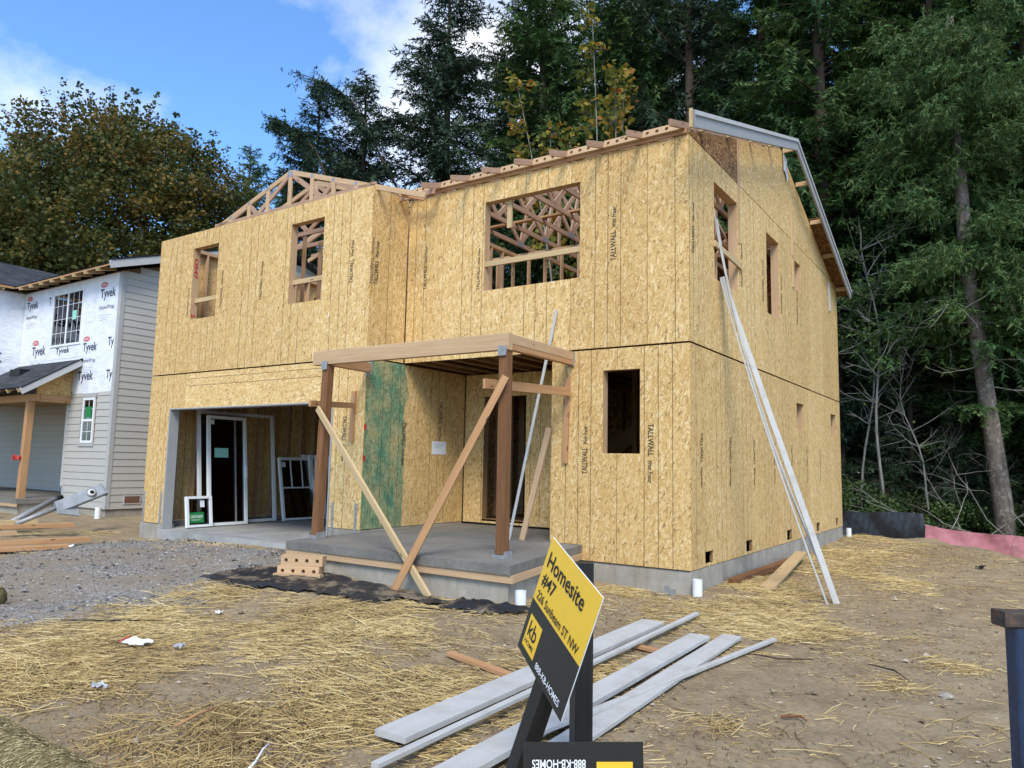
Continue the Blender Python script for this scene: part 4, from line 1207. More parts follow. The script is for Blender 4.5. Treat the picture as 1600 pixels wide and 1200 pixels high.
# ------------------------------------------------------------------ homesite sign
SC = Vector((1.69, -6.25, 0.583))
def Rz(a, b, c):
    return (Matrix.Rotation(a, 3, 'Z') @ Matrix.Rotation(b, 3, 'X') @ Matrix.Rotation(c, 3, 'Z'))
SM = Rz(-0.563, 1.426, -0.365)
sxv, syv, szv = SM.col[0], SM.col[1], SM.col[2]
SW, SHH = 0.575, 0.61
sign = empty('lot_sign', (1.5, -5.9, g1(1.5, -5.9)), 'tilted yellow and black homesite sign board on black wooden posts', 'sign')
def sp_(u, v, n=0.0): return SC + sxv*((u-0.5)*SW) + syv*((0.5-v)*SHH) + szv*n
def splate(name, u0, u1, v0, v1, n0, n1, mat, parent):
    vs = [sp_(u0, v1, n0), sp_(u1, v1, n0), sp_(u1, v0, n0), sp_(u0, v0, n0), sp_(u0, v1, n1), sp_(u1, v1, n1), sp_(u1, v0, n1), sp_(u0, v0, n1)]
    return add(name, vs, BOXF, mat, parent)
pan = splate('sign_panel', 0, 1, 0, 1, -0.005, 0.0, 'text_white', sign)
splate('yellow_field', 0.0, 1.0, 0.0, 0.548, 0.0005, 0.0015, 'sign_yellow', pan)
splate('black_field', 0.0, 1.0, 0.548, 1.0, 0.0005, 0.0015, 'sign_black', pan)
lg = splate('logo_square', 0.065, 0.325, 0.66, 0.935, 0.002, 0.003, 'sign_yellow', pan)
def stext(s, u0, u1, v0, v1, mat, n=0.0045, bold=0.0, par=None):
    return text('lettering', s, sp_(u0, v1, n), sxv, syv, (u1-u0)*SW, (v1-v0)*SHH, mat, par or pan, bold=bold)
stext('Homesite', 0.065, 0.80, 0.10, 0.232, 'text_black', bold=0.013)
stext('#47', 0.065, 0.33, 0.272, 0.395, 'text_black', bold=0.013)
stext('226 Sunbeam ST NW', 0.06, 0.92, 0.44, 0.515, 'text_black', bold=0.009)
stext('kb', 0.105, 0.275, 0.695, 0.83, 'text_black', bold=0.012)
stext('HOME', 0.095, 0.285, 0.855, 0.895, 'text_black', bold=0.004)
stext('888-KB-HOMES', 0.40, 0.91, 0.895, 0.95, 'text_white', bold=0.007)
ax = syv
foot = SC - szv*0.055 - ax*((SC.z-szv.z*0.055+0.42)/ax.z)
board('sign_post', foot, SC-szv*0.055+ax*0.05, 0.10, 0.085, 'black_wood', sign, hint=szv)
pz0 = g1(1.535, -5.72)
board('sign_post', (1.535, -5.72, pz0-0.3), (1.535, -5.72, 0.80), 0.098, 0.098, 'black_wood', sign, hint=(0.75, -0.66, 0), ch=0.004)
board('post_block', (1.50, -5.74, 0.71), (1.42, -5.80, 0.71), 0.09, 0.09, 'black_wood', sign)
for u, v in ((0.5, 0.14), (0.5, 0.90)):
    c_ = sp_(u, v, 0.004)
    add('screw', [c_+sxv*0.006*math.cos(a)+syv*0.006*math.sin(a) for a in np.linspace(0, 6.283, 9)[:-1]], [tuple(range(8))], 'galvanized', sign)
# second sign, fixed upside down, nearer the camera
A = Vector((1.857, -6.78, 0.240)); B = Vector((2.246, -6.517, 0.250))
d2 = (B-A); w2 = d2.length; x2 = d2.normalized(); n2 = x2.cross(Vector((0, 0, 1))).normalized(); n2 = -n2 if n2.dot(CAM-A) < 0 else n2
z2 = n2.cross(x2).normalized()
z2 = z2 if z2.z > 0 else -z2
sgn2 = empty('lower_sign', (A+B)/2-Vector((0, 0, 0.57)), 'black sign board hung upside down below the yellow sign', 'sign')
h2 = 0.63
def s2(u, v, n): return A + x2*(u*w2) - z2*(v*h2) + n2*n
def plate2(name, u0, u1, v0, v1, n0, n1, mat, par):
    vs = [s2(u0, v1, n0), s2(u1, v1, n0), s2(u1, v0, n0), s2(u0, v0, n0), s2(u0, v1, n1), s2(u1, v1, n1), s2(u1, v0, n1), s2(u0, v0, n1)]
    return add(name, vs, BOXF, mat, par)
p2_ = plate2('sign_panel', 0, 1, 0, 1, -0.006, 0, 'sign_black', sgn2)
plate2('logo_square', 0.61, 0.91, 0.115, 0.42, 0.001, 0.002, 'sign_yellow', p2_)
plate2('yellow_field', 0.0, 1.0, 0.5, 1.0, 0.001, 0.002, 'sign_yellow', p2_)
text('lettering', '888-KB-HOMES', s2(0.52, 0.10, 0.003), -x2, -z2, 0.445*w2, 0.034, 'text_white', p2_, bold=0.012)
text('lettering', 'HOME', s2(0.86, 0.19, 0.0035), -x2, -z2, 0.2*w2, 0.028, 'text_black', p2_, bold=0.004)
text('lettering', 'kb', s2(0.85, 0.24, 0.0035), -x2, -z2, 0.18*w2, 0.07, 'text_black', p2_, bold=0.01)
q_ = s2(0.45, 0.7, -0.045)
board('sign_post', (q_.x, q_.y, -0.6), (q_.x, q_.y, 0.15), 0.07, 0.07, 'black_wood', sgn2, hint=n2)

# ------------------------------------------------------------------ blue steel post at the right edge
bx0, by0 = 3.475, -5.66
bp = empty('steel_post', (bx0, by0, g1(bx0, by0)), 'blue steel post with a rusty brown top bar at the right edge', 'post')
b0 = g1(bx0, by0)-0.1
xr = Vector((0.83, 0.56, 0)); yr = Vector((-0.56, 0.83, 0))
c0 = Vector((bx0, by0, 0))+xr*0.01
board('post_tube', c0+Vector((0, 0, b0)), c0+Vector((0, 0, 0.715)), 0.075, 0.075, 'blue_steel', bp, hint=yr, ch=0.008)
board('top_bar', c0-xr*0.082+Vector((0, 0, 0.748)), c0+xr*0.75+Vector((0, 0, 0.735)), 0.09, 0.062, 'rust', bp, ch=0.006)
board('post_tube', c0+xr*0.66+Vector((0, 0, b0)), c0+xr*0.66+Vector((0, 0, 0.70)), 0.075, 0.075, 'blue_steel', bp, hint=yr, ch=0.008)

# ------------------------------------------------------------------ silt fences
def fabric(name, P, h_, mat, label, cat, seed, post=True):
    rng = np.random.default_rng(seed)
    P = [np.array(p, float) for p in P]
    seg = []
    for a, b in zip(P[:-1], P[1:]):
        n = max(2, int(np.hypot(*(b-a)[:2])/0.045))
        for i in range(n): seg.append(a+(b-a)*i/n)
    seg.append(P[-1])
    seg = np.array(seg)
    m = 12
    vs, fs = [], []
    s_ = np.concatenate([[0], np.cumsum(np.hypot(np.diff(seg[:, 0]), np.diff(seg[:, 1])))])
    for i, q in enumerate(seg):
        tdir = seg[min(i+1, len(seg)-1)]-seg[max(i-1, 0)]
        nrm = np.array([-tdir[1], tdir[0]]); nrm /= np.hypot(*nrm)+1e-9
        top = q[2]+h_*(1-0.05*abs(math.sin(s_[i]*1.65))**2-0.012*math.sin(s_[i]*5))
        for j in range(m):
            f = j/(m-1)
            off = 0.045*math.sin(s_[i]*6+f*3.3)*math.sin(s_[i]*2.1+1.3*f) + 0.05*math.sin(f*3.14)*math.sin(s_[i]*1.1) + 0.012*math.sin(s_[i]*19+f*4+2*math.sin(s_[i]*3))*math.sin(f*2.6+s_[i]) + 0.006*math.sin(s_[i]*37-f*7) + rng.normal(0, 0.007)
            zz = q[2]-0.15+f*(top-q[2]+0.15)
            vs.append((q[0]+nrm[0]*off, q[1]+nrm[1]*off, zz))
    for i in range(len(seg)-1):
        for j in range(m-1): fs.append((i*m+j, (i+1)*m+j, (i+1)*m+j+1, i*m+j+1))
    root = empty(name, tuple(P[0]), label, cat)
    add('fabric', vs, fs, mat, root, smooth=True)
    for s0 in np.arange(0.3, s_[-1], 1.9):
        i = int(np.argmin(abs(s_-s0))); q = seg[i]
        board('stake', (q[0]+0.02, q[1]+0.08, q[2]-0.2), (q[0]+0.02, q[1]+0.08, q[2]+h_+0.0), 0.035, 0.035, 'pine_dark', root)
    return root
def gp(x, y): return (x, y, g1(x, y))
fabric('silt_fence', [gp(-2.5, 10.75), gp(-0.15, 11.0), gp(1.52, 12.1)], 0.62, 'silt_black', 'black plastic silt fence behind the far corner of the house', 'silt fence', 4)
fabric('silt_fence', [(1.50, 12.13, -0.60), (2.1, 12.5, -0.70), (2.7, 12.8, -0.76), (3.6, 13.0, -0.82), (5.2, 13.3, -0.95), (9, 13.8, -1.1)], 0.62, 'silt_pink', 'sagging pink fabric silt fence at the edge of the trees', 'silt fence', 5)

# ------------------------------------------------------------------ erosion blanket rolls
def roll(a, b, r, label, seed):
    rng = np.random.default_rng(seed)
    a = Vector(a); b = Vector(b)
    n = 40; m = 50
    vs, fs = [], []
    M, L = frame_of(a, b)
    Xd, Yd, Zd = M.to_3x3().col
    for i in range(m+1):
        for k in range(n):
            an = 2*math.pi*k/n
            rr = r*(1+0.025*math.sin(3*an+i*0.35)+rng.normal(0, 0.012))
            vs.append(a+Xd*(L*i/m+rng.normal(0, 0.004))+(Yd*math.cos(an)+Zd*math.sin(an))*rr)
    for i in range(m):
        for k in range(n): fs.append((i*n+k, i*n+(k+1) % n, (i+1)*n+(k+1) % n, (i+1)*n+k))
    fs.append(tuple(range(n-1, -1, -1))); fs.append(tuple(range(m*n, m*n+n)))
    root = empty('blanket_roll', ((a+b)/2)-Vector((0, 0, r)), label, 'straw roll')
    core = mesh('roll_core', vs, fs, None, smooth=True)
    core.materials.append(MATS['jute_core'])
    link('roll_core', core, root)
    # loose fibres all over it
    N = int(26000*L*r/0.5)
    tt = rng.uniform(0, L, N); an = rng.uniform(0, 6.283, N)
    Xn, Yn, Zn = np.array(Xd), np.array(Yd), np.array(Zd)
    rad = np.cos(an)[:, None]*Yn+np.sin(an)[:, None]*Zn
    tang = -np.sin(an)[:, None]*Yn+np.cos(an)[:, None]*Zn
    c_ = np.array(a)+tt[:, None]*Xn+rad*(r*1.01+rng.uniform(0, 0.012, N))[:, None]
    th = np.where(rng.random(N) < 0.5, rng.normal(0, 0.3, N), rng.normal(1.57, 0.3, N))
    d = np.cos(th)[:, None]*Xn+np.sin(th)[:, None]*tang
    l = rng.uniform(0.012, 0.035, N)[:, None]; s_ = np.cross(d, rad)*0.0013
    T = np.stack([c_-d*l/2-s_, c_+d*l/2-s_, c_+d*l/2+s_+rad*0.004, c_-d*l/2+s_], 1)
    link('loose_fibre', tris_mesh('loose_fibre', T, rng.uniform(0, 1, N), 'jute'), root)['kind'] = 'stuff'
    return root
t = NT('jute_core', 0.95, 0.1)
q = t.noise(t.mapv(t.obj(), (60, 60, 60)), 1.0, 5, 0.7)
t.col(t.ramp(q, [(0.3, (0.13, 0.10, 0.045)), (0.6, (0.28, 0.22, 0.10)), (0.8, (0.44, 0.36, 0.18))])); t.bump(q, 0.9, 0.02)
roll((-3.0, -7.60, -0.16), (0.32, -7.66, -0.16), 0.185, 'big straw blanket roll in the lower left corner', 5)
roll((-7.0, -6.1, -0.22), (-5.58, -5.66, -0.22), 0.11, 'small straw roll at the left edge by the gravel', 6)

# ------------------------------------------------------------------ litter
def crumple(name, x, y, w, l, ang, mat, label, cat, amp=0.02, seed=1):
    rng = np.random.default_rng(seed)
    n = 7
    vs, fs = [], []
    z = g1(x, y)+0.045
    for i in range(n):
        for j in range(n):
            u = (i/(n-1)-0.5)*l*(1+0.15*rng.normal()); v_ = (j/(n-1)-0.5)*w*(1+0.15*rng.normal())
            vs.append((x+u*math.cos(ang)-v_*math.sin(ang), y+u*math.sin(ang)+v_*math.cos(ang), z+amp*rng.normal()))
    for i in range(n-1):
        for j in range(n-1): fs.append((i*n+j, (i+1)*n+j, (i+1)*n+j+1, i*n+j+1))
    return tag(add(name, vs, fs, mat), label, cat)
o = crumple('litter', -2.98, -5.58, 0.16, 0.25, 0.4, 'paper', 'crumpled white wrapper with a red edge lying on the straw', 'litter', 0.012, 2)
add('printed_edge', [(-3.07, -5.70, g1(-3.07, -5.7)+0.058), (-3.03, -5.72, g1(-3.03, -5.72)+0.058), (-3.12, -5.56, g1(-3.12, -5.56)+0.062), (-3.15, -5.55, g1(-3.15, -5.55)+0.062)], [(0, 1, 2, 3)], 'text_red', o)
crumple('litter', -2.62, -5.40, 0.06, 0.08, 1.0, 'plastic_clear', 'small clear plastic scrap right of the white wrapper', 'litter', 0.015, 3)
crumple('litter', -1.83, -6.5, 0.05, 0.12, 0.2, 'plastic_clear', 'torn white paper shred in the straw near the blanket roll', 'litter', 0.012, 4)
crumple('litter', -3.3, -4.55, 0.05, 0.07, 0.2, 'paper', 'tiny white scrap near the gravel edge', 'litter', 0.01, 5)
crumple('litter', -10.3, -2.75, 0.10, 0.20, 0.9, 'paper', 'white scrap lying beside the left lumber pile', 'litter', 0.02, 6)
crumple('litter', 2.9, 6.4, 0.12, 0.16, 0.9, 'rubber_black', 'black plastic scrap in the straw right of the house', 'litter', 0.02, 7)
tag(tube('zip_tie', [(0.07, -6.70, g1(.07, -6.7)+0.03), (0.02, -6.6, g1(.02, -6.6)+0.045), (-0.05, -6.5, g1(-.05, -6.5)+0.06), (-0.09, -6.42, g1(-.09, -6.42)+0.06)], [0.012, 0.007, 0.005, 0.004], 'paper', n=6), 'white plastic tie near the bottom edge on the straw', 'plastic tie')
tag(tube('stick', [(-0.74, -6.6, g1(-.74, -6.6)+0.04), (-0.79, -6.42, g1(-.79, -6.42)+0.055), (-0.82, -6.25, g1(-.82, -6.25)+0.05)], [0.008, 0.009, 0.006], 'fir', n=6), 'reddish stick on the straw in the lower left', 'stick')
tag(tube('stick', [(2.15, -4.1, g1(2.15, -4.1)+0.02), (2.25, -4.0, g1(2.25, -4.0)+0.02), (2.30, -4.07, g1(2.30, -4.07)+0.02)], [0.01, 0.009, 0.006], 'treated', n=6), 'short reddish stick on bare dirt right of the white boards', 'stick')
for q, (a, b, c_, lb) in enumerate((((-4.2, -5.65), (-3.9, -5.35), (-3.55, -5.0), 'black plastic strip in the straw left of the white wrapper'), ((-1.9, -4.4), (-1.75, -4.15), (-1.6, -4.0), 'curled black strip in the straw before the porch'), ((-1.9, -3.3), (-1.6, -3.25), (-1.3, -3.3), 'thin black strip on the dirt under the porch corner'), ((1.5, -2.5), (1.75, -2.6), (2.0, -2.45), 'thin dark root on the dirt beyond the white strip'), ((2.4, -2.3), (2.6, -2.35), (2.75, -2.6), 'dark root on the bare dirt at the right'))):
    tag(tube('dark_strip', [(p[0], p[1], g1(*p)+0.035) for p in (a, b, c_)], [0.004, 0.008, 0.003], 'fir_bark' if 'root' in lb else 'rubber_black', n=5), lb, 'strip')
rocks = [((3.0, -2.75), 0.04, 'pale broken rock in the dirt on the right'), ((0.8, -0.9), 0.035, 'small pale stone in front of the near corner'), ((-1.55, -2.75), 0.06, 'sandy clod beside the porch foundation')]
for (x, y), r, lb in rocks:
    bm = bmesh.new(); bmesh.ops.create_icosphere(bm, subdivisions=2, radius=r)
    for v_ in bm.verts: v_.co = Vector((v_.co.x*1.2*R_.uniform(.6, 1.2), v_.co.y*R_.uniform(.6, 1.2), v_.co.z*.7*R_.uniform(.6, 1.2)))
    me = bpy.data.meshes.new('rock'); bm.to_mesh(me); bm.free(); me.materials.append(MATS['foundation_concrete'])
    o = link('rock', me, None, Matrix.Translation((x, y, g1(x, y)+r*0.25))); tag(o, lb, 'rock')

# ------------------------------------------------------------------ window and door units standing in the garage
SL = -0.09
def unit(name, y0, y1, h_, xb, lean, label, cat, bars=(), fw_=0.06, th=0.07, extra=None):
    """a glazed unit leaning on the left garage wall: bottom edge y0..y1 at x = xb, leaning back by `lean`"""
    root = empty(name, (xb, (y0+y1)/2, SL), label, cat)
    Ux = Vector((0, 1, 0)); Uz = Vector((-math.sin(lean), 0, math.cos(lean))); Un = Vector((math.cos(lean), 0, math.sin(lean)))
    o = Vector((xb, y0, SL+0.01)); w = y1-y0
    def bar(nm, u0, u1, v0, v1, n0, n1, mat, par=root):
        vs = [o+Ux*u+Uz*v_+Un*n for n in (n0, n1) for u, v_ in ((u0, v0), (u1, v0), (u1, v1), (u0, v1))]
        return add(nm, vs, BOXF, mat, par)
    bar('frame_rail', 0, w, 0, fw_, 0, th, 'vinyl'); bar('frame_rail', 0, w, h_-fw_, h_, 0, th, 'vinyl')
    bar('frame_stile', 0, fw_, fw_, h_-fw_, 0, th, 'vinyl'); bar('frame_stile', w-fw_, w, fw_, h_-fw_, 0, th, 'vinyl')
    if extra: extra(bar, w)
    return root, bar
def ex1(bar, w):
    bar('sash_stile', 0.86, 0.92, 0.06, 2.0, 0.0, 0.03, 'vinyl')
    bar('glass_pane', 0.06, 0.86, 0.06, 2.34, 0.012, 0.018, 'glass')
unit('sliding_door_frame', -0.05, 1.90, 2.42, -10.62, 0.12, 'tall white sliding door frame leaning in the garage', 'door frame', extra=ex1)
def ex2(bar, w):
    bar('glass_pane', 0.06, w-0.06, 0.06, 2.24, 0.02, 0.028, 'glass')
    bar('mullion', w*0.70, w*0.70+0.03, 0.06, 2.24, 0.03, 0.045, 'galvanized')
    lb = bar('label_sheet', 0.17, 0.50, 1.42, 1.62, 0.031, 0.033, 'teal_label')
    bar('sticker', 0.07, 0.17, 2.12, 2.22, 0.031, 0.033, 'paper')
    bar('door_pull', w-0.045, w-0.015, 1.0, 1.25, 0.07, 0.10, 'vinyl')
unit('sliding_door_panel', -0.02, 0.92, 2.30, -10.33, 0.115, 'glazed white sliding door panel leaning in front of the tall frame', 'door', extra=ex2)
def ex3(bar, w):
    bar('glass_pane', 0.05, w-0.05, 0.05, 0.58, 0.02, 0.028, 'glass')
    g_ = bar('green_label', 0.05, 0.40, 0.09, 0.30, 0.031, 0.034, 'green_label')
    bar('sticker', 0.32, 0.42, 0.40, 0.54, 0.031, 0.033, 'paper')
    lean = 0.16
    Uz = Vector((-math.sin(lean), 0, math.cos(lean))); Un = Vector((math.cos(lean), 0, math.sin(lean)))
    o_ = Vector((-10.25, -0.55, SL+0.01))
    text('lettering', 'CASCADE', o_+Vector((0, 0.08, 0))+Uz*0.185+Un*0.0355, (0, 1, 0), Uz, 0.29, 0.06, 'text_white', g_, bold=0.01)
    text('lettering', 'WINDOWS', o_+Vector((0, 0.11, 0))+Uz*0.135+Un*0.0355, (0, 1, 0), Uz, 0.22, 0.025, 'text_white', g_)
unit('window_unit', -0.55, 0.02, 0.62, -10.25, 0.16, 'small white window unit with a green label just inside the garage', 'window', fw_=0.05, extra=ex3)
def ex4(bar, w):
    bar('glass_pane', 0.05, w-0.05, 0.05, 1.4, 0.02, 0.028, 'glass')
    bar('mullion', 0.05, w-0.05, 0.74, 0.77, 0.029, 0.045, 'vinyl')
    for f in (0.34, 0.66): bar('mullion', w*f-0.012, w*f+0.012, 0.77, 1.4, 0.029, 0.043, 'vinyl')
    bar('sash_stile', w-0.26, w-0.20, 0.05, 1.4, 0.0, 0.02, 'vinyl')
    bar('sticker', 0.09, 0.2, 1.24, 1.36, 0.031, 0.033, 'paper')
unit('window_unit', 1.95, 2.95, 1.46, -10.42, 0.2, 'white gridded window unit leaning in the middle of the garage', 'window', fw_=0.05, extra=ex4)
for k in range(6):
    unit('window_unit', 2.72+0.10*k, 3.45+0.10*k, 1.52, -10.66+0.12*k, 0.09, 'white window unit in the leaning stack deep in the garage', 'window', fw_=0.09)[0]['group'] = 'stacked window units in the garage'

# ------------------------------------------------------------------ neighbour house
NX, NY = -15.19, 0.41
NB = empty('neighbour_house', (-19, 4, -0.2), 'neighbouring house half clad in white house wrap and grey lap siding', 'house')
nfront = Wall((0, NY, 0), (1, 0, 0), (0, -1, 0))
nside = Wall((NX, 0, 0), (0, 1, 0), (1, 0, 0))
nleft = Wall((-20.58, 0, 0), (0, 1, 0), (1, 0, 0))
nrec = Wall((0, 2.1, 0), (1, 0, 0), (0, -1, 0))
def plank(w, u0, u1, z, hgt, par):
    a = [w.pt(u0, z, 0.020), w.pt(u1, z, 0.020), w.pt(u1, z+hgt, 0.006), w.pt(u0, z+hgt, 0.006)]
    b = [w.pt(u0, z, 0.004), w.pt(u1, z, 0.004), w.pt(u1, z+hgt, -0.004), w.pt(u0, z+hgt, -0.004)]
    return add('siding_plank', [*b, *a], BOXF, 'siding', par)
LAP = 0.178
def zside(y): return 6.02+0.333*(y-NY)
k = 0
z = 0.0
while z < 8.0:
    # right wall, up under the gable slope
    y0 = NY+0.09
    if z > zside(y0)-0.1: y0 = NY+(z-6.02+0.1)/0.333+0.05
    if y0 < 5.0: plank(nside, y0, 10.0, z, LAP-0.004, NB)
    z += LAP
z = 0.0
SWN = (-16.64, -16.04, 1.64, 2.81)
while z < 2.88:
    zt = min(z+LAP, 2.95)
    if zt <= SWN[2]-0.03 or z >= SWN[3]+0.10:
        plank(nfront, -17.43, NX-0.11, z, zt-z-0.004, NB)
    else:
        plank(nfront, -17.43, SWN[0]-0.08, z, zt-z-0.004, NB); plank(nfront, SWN[1]+0.08, NX-0.11, z, zt-z-0.004, NB)
    z += LAP
z = 0.3
while z < 2.9:
    plank(nrec, -27, -17.5, z, LAP-0.004, NB); z += LAP
# bodies behind the cladding
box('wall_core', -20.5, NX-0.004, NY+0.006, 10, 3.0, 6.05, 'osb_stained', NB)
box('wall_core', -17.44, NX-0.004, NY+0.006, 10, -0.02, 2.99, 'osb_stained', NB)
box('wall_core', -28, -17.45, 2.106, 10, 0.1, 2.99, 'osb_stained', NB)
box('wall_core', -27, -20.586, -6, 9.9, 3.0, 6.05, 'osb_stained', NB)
add('gable_core', [(NX-0.01, NY, 6.06), (NX-0.01, 9.9, 6.06), (NX-0.01, 5.2, 7.55), (NX-0.1, NY, 6.06), (NX-0.1, 9.9, 6.06), (NX-0.1, 5.2, 7.55)], [(0, 1, 2), (5, 4, 3), (0, 3, 4, 1), (1, 4, 5, 2), (2, 5, 3, 0)], 'osb_stained', NB)
box('foundation_wall', -17.5, NX-0.02, NY+0.02, 10, -0.6, -0.022, 'foundation_concrete', NB)
box('porch_slab', -24, -17.2, -0.75, 2.09, 0.08, 0.2, 'porch_concrete', NB)
box('foundation_wall', -24, -17.26, -0.68, 2.0, -0.5, 0.078, 'foundation_concrete', NB)
board('form_board', (-24, -0.735, 0.04), (-17.2, -0.735, 0.04), 0.03, 0.08, 'fir_pale', NB)
# corner boards and trims
board('corner_trim', (NX-0.05, NY-0.014, 0.0), (NX-0.05, NY-0.014, 6.0), 0.115, 0.028, 'corner_paint', NB, hint=(0, 1, 0))
board('corner_trim', (NX+0.014, NY+0.03, 0.0), (NX+0.014, NY+0.03, 6.02), 0.115, 0.026, 'corner_paint', NB, hint=(1, 0, 0))
board('corner_trim', (-17.47, NY-0.012, 0.5), (-17.47, NY-0.012, 2.93), 0.08, 0.026, 'fascia_paint', NB, hint=(0, 1, 0))
board('corner_trim', (-17.36, NY-0.010, 0.0), (-17.36, NY-0.010, 0.5), 0.10, 0.026, 'corner_paint', NB, hint=(0, 1, 0))
board('base_trim', (-27, 2.085, 0.25), (-17.5, 2.085, 0.25), 0.02, 0.10, 'corner_paint', NB)
# house wrap
def wrap(w, u0, u1, z0, z1, cuts, n=0.004):
    return w.panel('house_wrap', u0, u1, z0, z1, 'tyvek', NB, cuts, n=n, thick=0.003, gap=0)
UW = (-18.76, -17.05, 4.28, 5.81)
wf = wrap(nfront, -20.57, NX-0.11, 2.93, 6.02, [(-18.76, -17.05, 4.28, 5.81), (-30, -17.30, 0, 3.0)], n=0.006)
wl_ = wrap(nleft, -6, NY-0.002, 3.0, 6.02, [])
def tyv(w, u, z, sc, par, crop=None):
    text('lettering', 'Tyvek' if not crop else crop, w.pt(u, z, 0.010), w.U, (0, 0, 1), sc*(1.0 if not crop else len(crop)/5.0), sc*0.42, 'text_navy', par, bold=0.018)
    if not crop: text('lettering', 'HomeWrap.', w.pt(u, z-sc*0.36, 0.010), w.U, (0, 0, 1), sc*0.98, sc*0.2, 'text_navy', par)
    if not crop:
        ov = [w.pt(u+sc*0.22+sc*0.24*math.cos(a), z+sc*0.56+sc*0.10*math.sin(a), 0.010) for a in np.linspace(0, 6.283, 17)[:-1]]
        add('printed_oval', ov, [tuple(range(16))], 'text_pink', par)
        text('lettering', 'DUPONT', w.pt(u+sc*0.05, z+sc*0.515, 0.012), w.U, (0, 0, 1), sc*0.34, sc*0.09, 'text_white', par)
        for q in range(3): nfront.panel('print_line', u+0.02, u+sc*0.8-0.1*q, z-sc*0.52-0.06*q, z-sc*0.52-0.06*q+0.012, 'text_grey', par, (), n=0.010, thick=0.001, gap=0) if w is nfront else None
tyv(nfront, -16.22, 5.34, 0.76, wf); tyv(nfront, -20.40, 5.45, 0.70, wf); tyv(nfront, -19.83, 4.04, 0.80, wf)
tyv(nfront, -16.92, 3.98, 0.72, wf); tyv(nfront, -17.06, 3.20, 0.78, wf, 'Tyvek'); tyv(nfront, -15.66, 4.05, 0.72, wf, 'Ty'); tyv(nfront, -15.62, 3.20, 0.72, wf, 'Ty'); tyv(nfront, -19.05, 5.50, 0.60, wf, 'T')
tyv(nleft, -1.35, 3.80, 1.30, wl_); tyv(nleft, -1.5, 5.10, 1.2, wl_)
# windows
def nwin(w, u0, u1, z0, z1, cols, rows, split_v, par=NB):
    win = w.panel('window', u0, u1, z0, z1, 'vinyl', par, [(u0+0.06, u1-0.06, z0+0.06, z1-0.06)], n=0.035, thick=0.06, gap=0)
    w.panel('pane', u0+0.05, u1-0.05, z0+0.05, z1-0.05, 'window_glass', win, (), n=0.012, thick=0.006, gap=0)
    w.panel('reflect_backing', u0+0.05, u1-0.05, z0+0.05, z1-0.05, 'sky_reflect_tint', win, (), n=0.0035, thick=0.006, gap=0)  # sheet behind the pane, coloured like the sky mirrored in it
    if split_v: w.panel('meeting_rail', (u0+u1)/2-0.03, (u0+u1)/2+0.03, z0+0.06, z1-0.06, 'vinyl', win, (), n=0.03, thick=0.016, gap=0)
    else: w.panel('meeting_rail', u0+0.06, u1-0.06, (z0+z1)/2-0.03, (z0+z1)/2+0.03, 'vinyl', win, (), n=0.03, thick=0.016, gap=0)
    for c_ in range(1, cols):
        uu = u0+(u1-u0)*c_/cols
        if split_v and abs(uu-(u0+u1)/2) < 0.02: continue
        w.panel('muntin', uu-0.006, uu+0.006, z0+0.06, z1-0.06, 'vinyl', win, (), n=0.018, thick=0.005, gap=0)
    for r_ in range(1, rows):
        zz = z0+(z1-z0)*r_/rows
        if not split_v and abs(zz-(z0+z1)/2) < 0.02: continue
        w.panel('muntin', u0+0.06, u1-0.06, zz-0.006, zz+0.006, 'vinyl', win, (), n=0.0185, thick=0.005, gap=0)
    return win
w1 = nwin(nfront, *UW, 6, 4, True)

nfront.panel('sticker', -17.62, -17.38, 4.98, 5.24, 'teal_label', w1, (), n=0.022, thick=0.002)
fl_ = nfront.panel('flashing', -18.95, -16.98, 3.93, 4.26, 'tyvek', NB, (), n=0.014, thick=0.003)
text('lettering', 'Tyvek', nfront.pt(-18.40, 4.03, 0.018), (1, 0, 0), (0, 0, 1), 0.78, 0.22, 'text_navy', fl_, bold=0.018)
w2_ = nwin(nfront, *SWN, 2, 4, False)
nfront.panel('sticker', -16.5, -16.18, 2.30, 2.58, 'green_label', w2_, (), n=0.022, thick=0.002)
nfront.panel('window_trim', SWN[0]-0.06, SWN[1]+0.06, 2.815, 2.93, 'corner_paint', NB, (), n=0.03, thick=0.03)
nfront.panel('window_trim', SWN[0]-0.10, SWN[1]+0.08, 1.55, 1.635, 'corner_paint', NB, (), n=0.04, thick=0.04)
# crawl space vent
vt = nside.panel('vent', 0.84, 1.29, 0.11, 0.335, 'fascia_paint', NB, [(0.865, 1.265, 0.135, 0.31)], n=0.034, thick=0.03)
for q in range(4): nside.panel('louvre', 0.867, 1.263, 0.14+0.043*q, 0.168+0.043*q, 'vent_red', vt, (), n=0.03, thick=0.02, gap=0)
# roofs
def slope(name, a, b, c_, d_, th, mat, par, uvw, uvh):
    a, b, c_, d_ = map(Vector, (a, b, c_, d_))
    n = (b-a).cross(d_-a).normalized()*th
    return add(name, [a-n, b-n, c_-n, d_-n, a, b, c_, d_], BOXF, mat, par, uvs=[(0, 0), (uvw, 0), (uvw, uvh), (0, uvh)]*2)
slope('roof', (-21.5, -0.05, 6.12), (NX+0.33, -0.05, 6.12), (NX+0.33, 5.2, 7.87), (-21.5, 5.2, 7.87), 0.05, 'shingles', NB, 6.6, 5.5)
slope('roof', (NX+0.33, 10.4, 6.12), (-21.5, 10.4, 6.12), (-21.5, 5.2, 7.87), (NX+0.33, 5.2, 7.87), 0.05, 'shingles', NB, 6.6, 5.5)
slope('roof', (-20.2, -6.5, 6.13), (-20.2, 3.2, 6.13), (-24.0, 3.2, 7.6), (-24.0, -6.5, 7.6), 0.05, 'shingles', NB, 10, 4)
